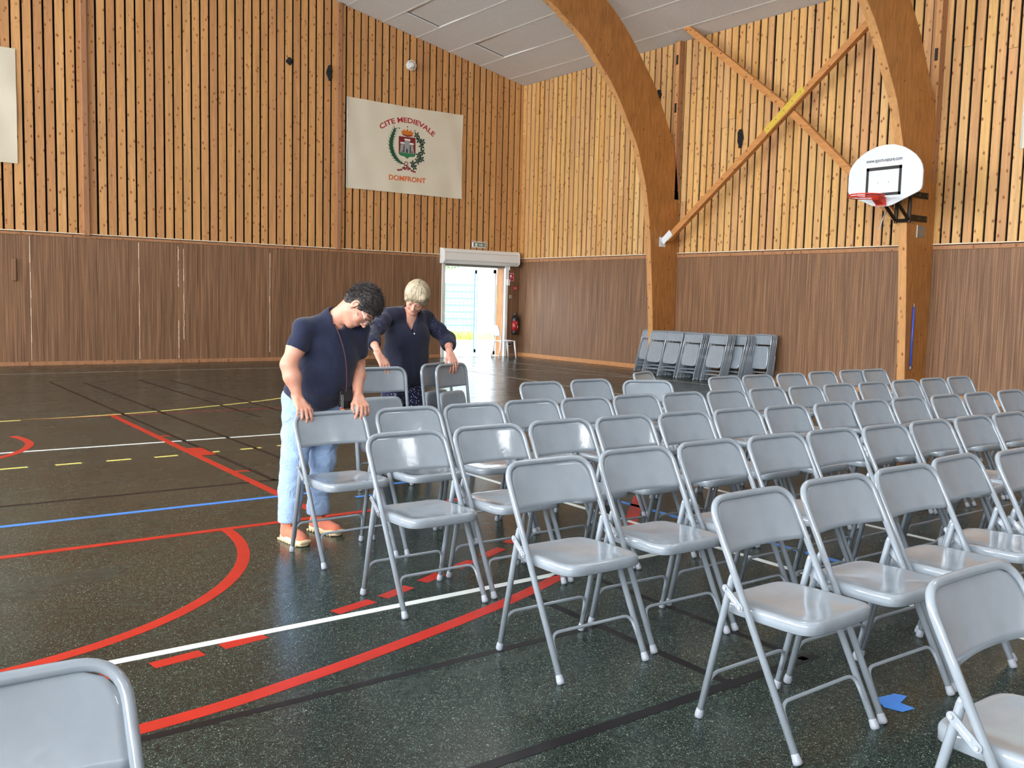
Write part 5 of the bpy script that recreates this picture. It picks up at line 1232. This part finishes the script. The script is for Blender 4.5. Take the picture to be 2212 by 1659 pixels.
for nm, s_, e_, w_ in (('sleeve', sA, eA, wA), ('sleeve', sB, eB, wB)):
    m_ = e_*.45+w_*.55; sv = Blob().chain([s_, (s_+e_)/2, e_, e_*.7+w_*.3], [.060, .064, .066, .066], .03).cone(e_*.7+w_*.3, m_, .066, .046, .03); dd = nrm(w_-e_)
    sv.cone(m_+dd*.055, m_+dd*.11, .075, .075, .004, True).disp(folds(.004, [(30, 26, 34, 1), (60, 20, -30, .6)], 12)); blob_obj(nm, [(sv, .006)], MAT['lace'], R2, 'gathered navy lace sleeve')
tz = Blob()
for q in (-1, 1): tz.chain([(-10.93+q*.09, -12.97, .82), (-10.93+q*.10, -12.965, .46), (-10.93+q*.105, -12.95, .10)], [.115, .085, .075], .03)
tz.ell((-10.93, -12.975, .84), (.185, .155, .12), k=.04).disp(folds(.004, [(8, 9, 36, 1), (30, 12, 8, .6)], 4)).half((-10.93, -13, .06), (0, 0, 1))
blob_obj('trousers', [(tz, .009)], MAT['trousers'], R2, 'navy trousers dotted with white')
for q in (-1, 1):
    sh_ = Blob().ell((-10.93+q*.105, -13.02, .03), (.042, .12, .034), k=.02).ell((-10.93+q*.105, -12.96, .05), (.036, .05, .045), k=.03).half((-10.93, -13, .003), (0, 0, 1)); blob_obj('shoe', [(sh_, .006)], MAT['leather'], R2)
A2 = [S2, U2, F2]; k2 = 1.10
h2 = Blob().ell(P2(0, .034, -.016), (.089*k2, .101*k2, .106*k2), A2, .02)
for q in (1, -1): h2.cone(P2(q*.066, .02, -.02), P2(q*.070, -.040, -.015), .030, .020, .03)
h2.cone(P2(0, -.02, -.07), P2(0, -.07, -.06), .055, .04, .03)
h2.cone(P2(-.05, .075, .060), P2(.045, .060, .068), .030, .026, .03).cone(P2(.03, .065, .070), P2(.070, .008, .045), .024, .016, .02).cone(P2(-.045, .070, .066), P2(-.070, .01, .045), .024, .016, .02)
h2.ell(P2(0, -.050, .105), (.058*k2, .078*k2, .080*k2), A2, .008, True)
def hn2(X, Y, Z, F):
    dx, dy, dz = X-c2[0], Y-c2[1], Z-c2[2]; a = dx*S2[0]+dy*S2[1]+dz*S2[2]; f = dx*F2[0]+dy*F2[1]+dz*F2[2]; u = dx*U2[0]+dy*U2[1]+dz*U2[2]
    az = np.arctan2(f+.03, a-.015); g = np.clip((.13-u)/.08, 0, 1)
    return g*(.0016*np.sin(30*az+1.5*np.sin(18*u)+2*np.sin(7*az))+.0009*np.sin(67*az+20*u))
h2.disp(hn2); blob_obj('hair', [(h2, .0036)], MAT['hair2'], R2, 'short blond grey hair with a fringe')
HO2 = [o for o in COL.objects if o.parent == R2 and o.name.startswith('hair')][0]
r_ = np.random.default_rng(5)
for nm_, mt_, cnt in (('hair_strands', MAT['hair2'], 420), ('hair_strands', MAT['hair2l'], 300), ('hair_strands', MAT['hair2d'], 160)):
    m = MB()
    for k in range(cnt):
        az = r_.uniform(0, 2*PI); fr = math.sin(az); lift = r_.uniform(.001, .007)
        end = (1.42 if fr > .45 else 2.0 if fr > -.2 else 2.15)+r_.uniform(-.22, .10)
        if .2 < fr <= .45: end = 1.75+r_.uniform(-.2, .1)
        pts = []; tw = r_.uniform(-.25, .25); ph0 = r_.uniform(.05, .5)
        for i_ in range(9):
            ph = ph0+(end-ph0)*i_/8; a_ = az+tw*math.sin(ph*1.6); rx, ry, rz = .0915+lift, .1035+lift, .1085+lift
            rad = math.sin(min(ph, PI/2)) if ph < PI/2 else 1-.10*(ph-PI/2)
            pts.append(P2(rx*rad*math.cos(a_)+.008*math.cos(ph), .034+ry*math.cos(ph), -.016+rz*rad*math.sin(a_))-base2)
        cc = P2(0, .03, -.016)-base2; wd = r_.uniform(.0022, .0042); V_ = []; F_ = []
        for i_, p_ in enumerate(pts):
            t_ = pts[min(i_+1, 8)]-pts[max(i_-1, 0)]; nn_ = nrm(p_-cc); sd_ = nrm(np.cross(t_, nn_))*wd*(1 if i_ < 7 else .6 if i_ == 7 else .15)
            V_ += [p_-sd_, p_+nn_*.0015, p_+sd_]
        for i_ in range(8):
            for c_ in (0, 1): q_ = 3*i_+c_; F_.append((q_, q_+1, q_+4, q_+3))
        m.add(V_, F_)
    o_ = m.build(nm_, mt_, HO2, True); o_['kind'] = 'stuff'
Q2 = lambda a, u, f: P2(a, u, f)-base2
mo = MB(); mo.tube(smooth_path([Q2(-.019, -.063, .083), Q2(0, -.0605, .0905), Q2(.019, -.063, .083)], 5), .0028, 6); mo.build('lips', MAT['lip'], R2, True)
eb = MB()
for q in (1, -1):
    eb.tube(smooth_path([Q2(q*.013, .022, .091), Q2(q*.032, .027, .087), Q2(q*.050, .020, .073)], 4), .0024, 6)
eb.build('eyebrow', MAT['brow2'], R2, True)
el_ = MB()
for q in (1, -1): el_.tube(smooth_path([Q2(q*.018, -.003, .0855), Q2(q*.031, -.007, .0885), Q2(q*.044, -.003, .083)], 4), .0014, 5)
el_.build('eyelash_line', MAT['brow'], R2, True)
pb = MB(); pb.lathe([(.001, 0), (.006, .002), (.006, .006), (.001, .008)], V3(-10.968, -13.222, 1.195)-base2, 10, 1); pb.build('button', MAT['pearl'], R2, True, 'white button at the neckline')
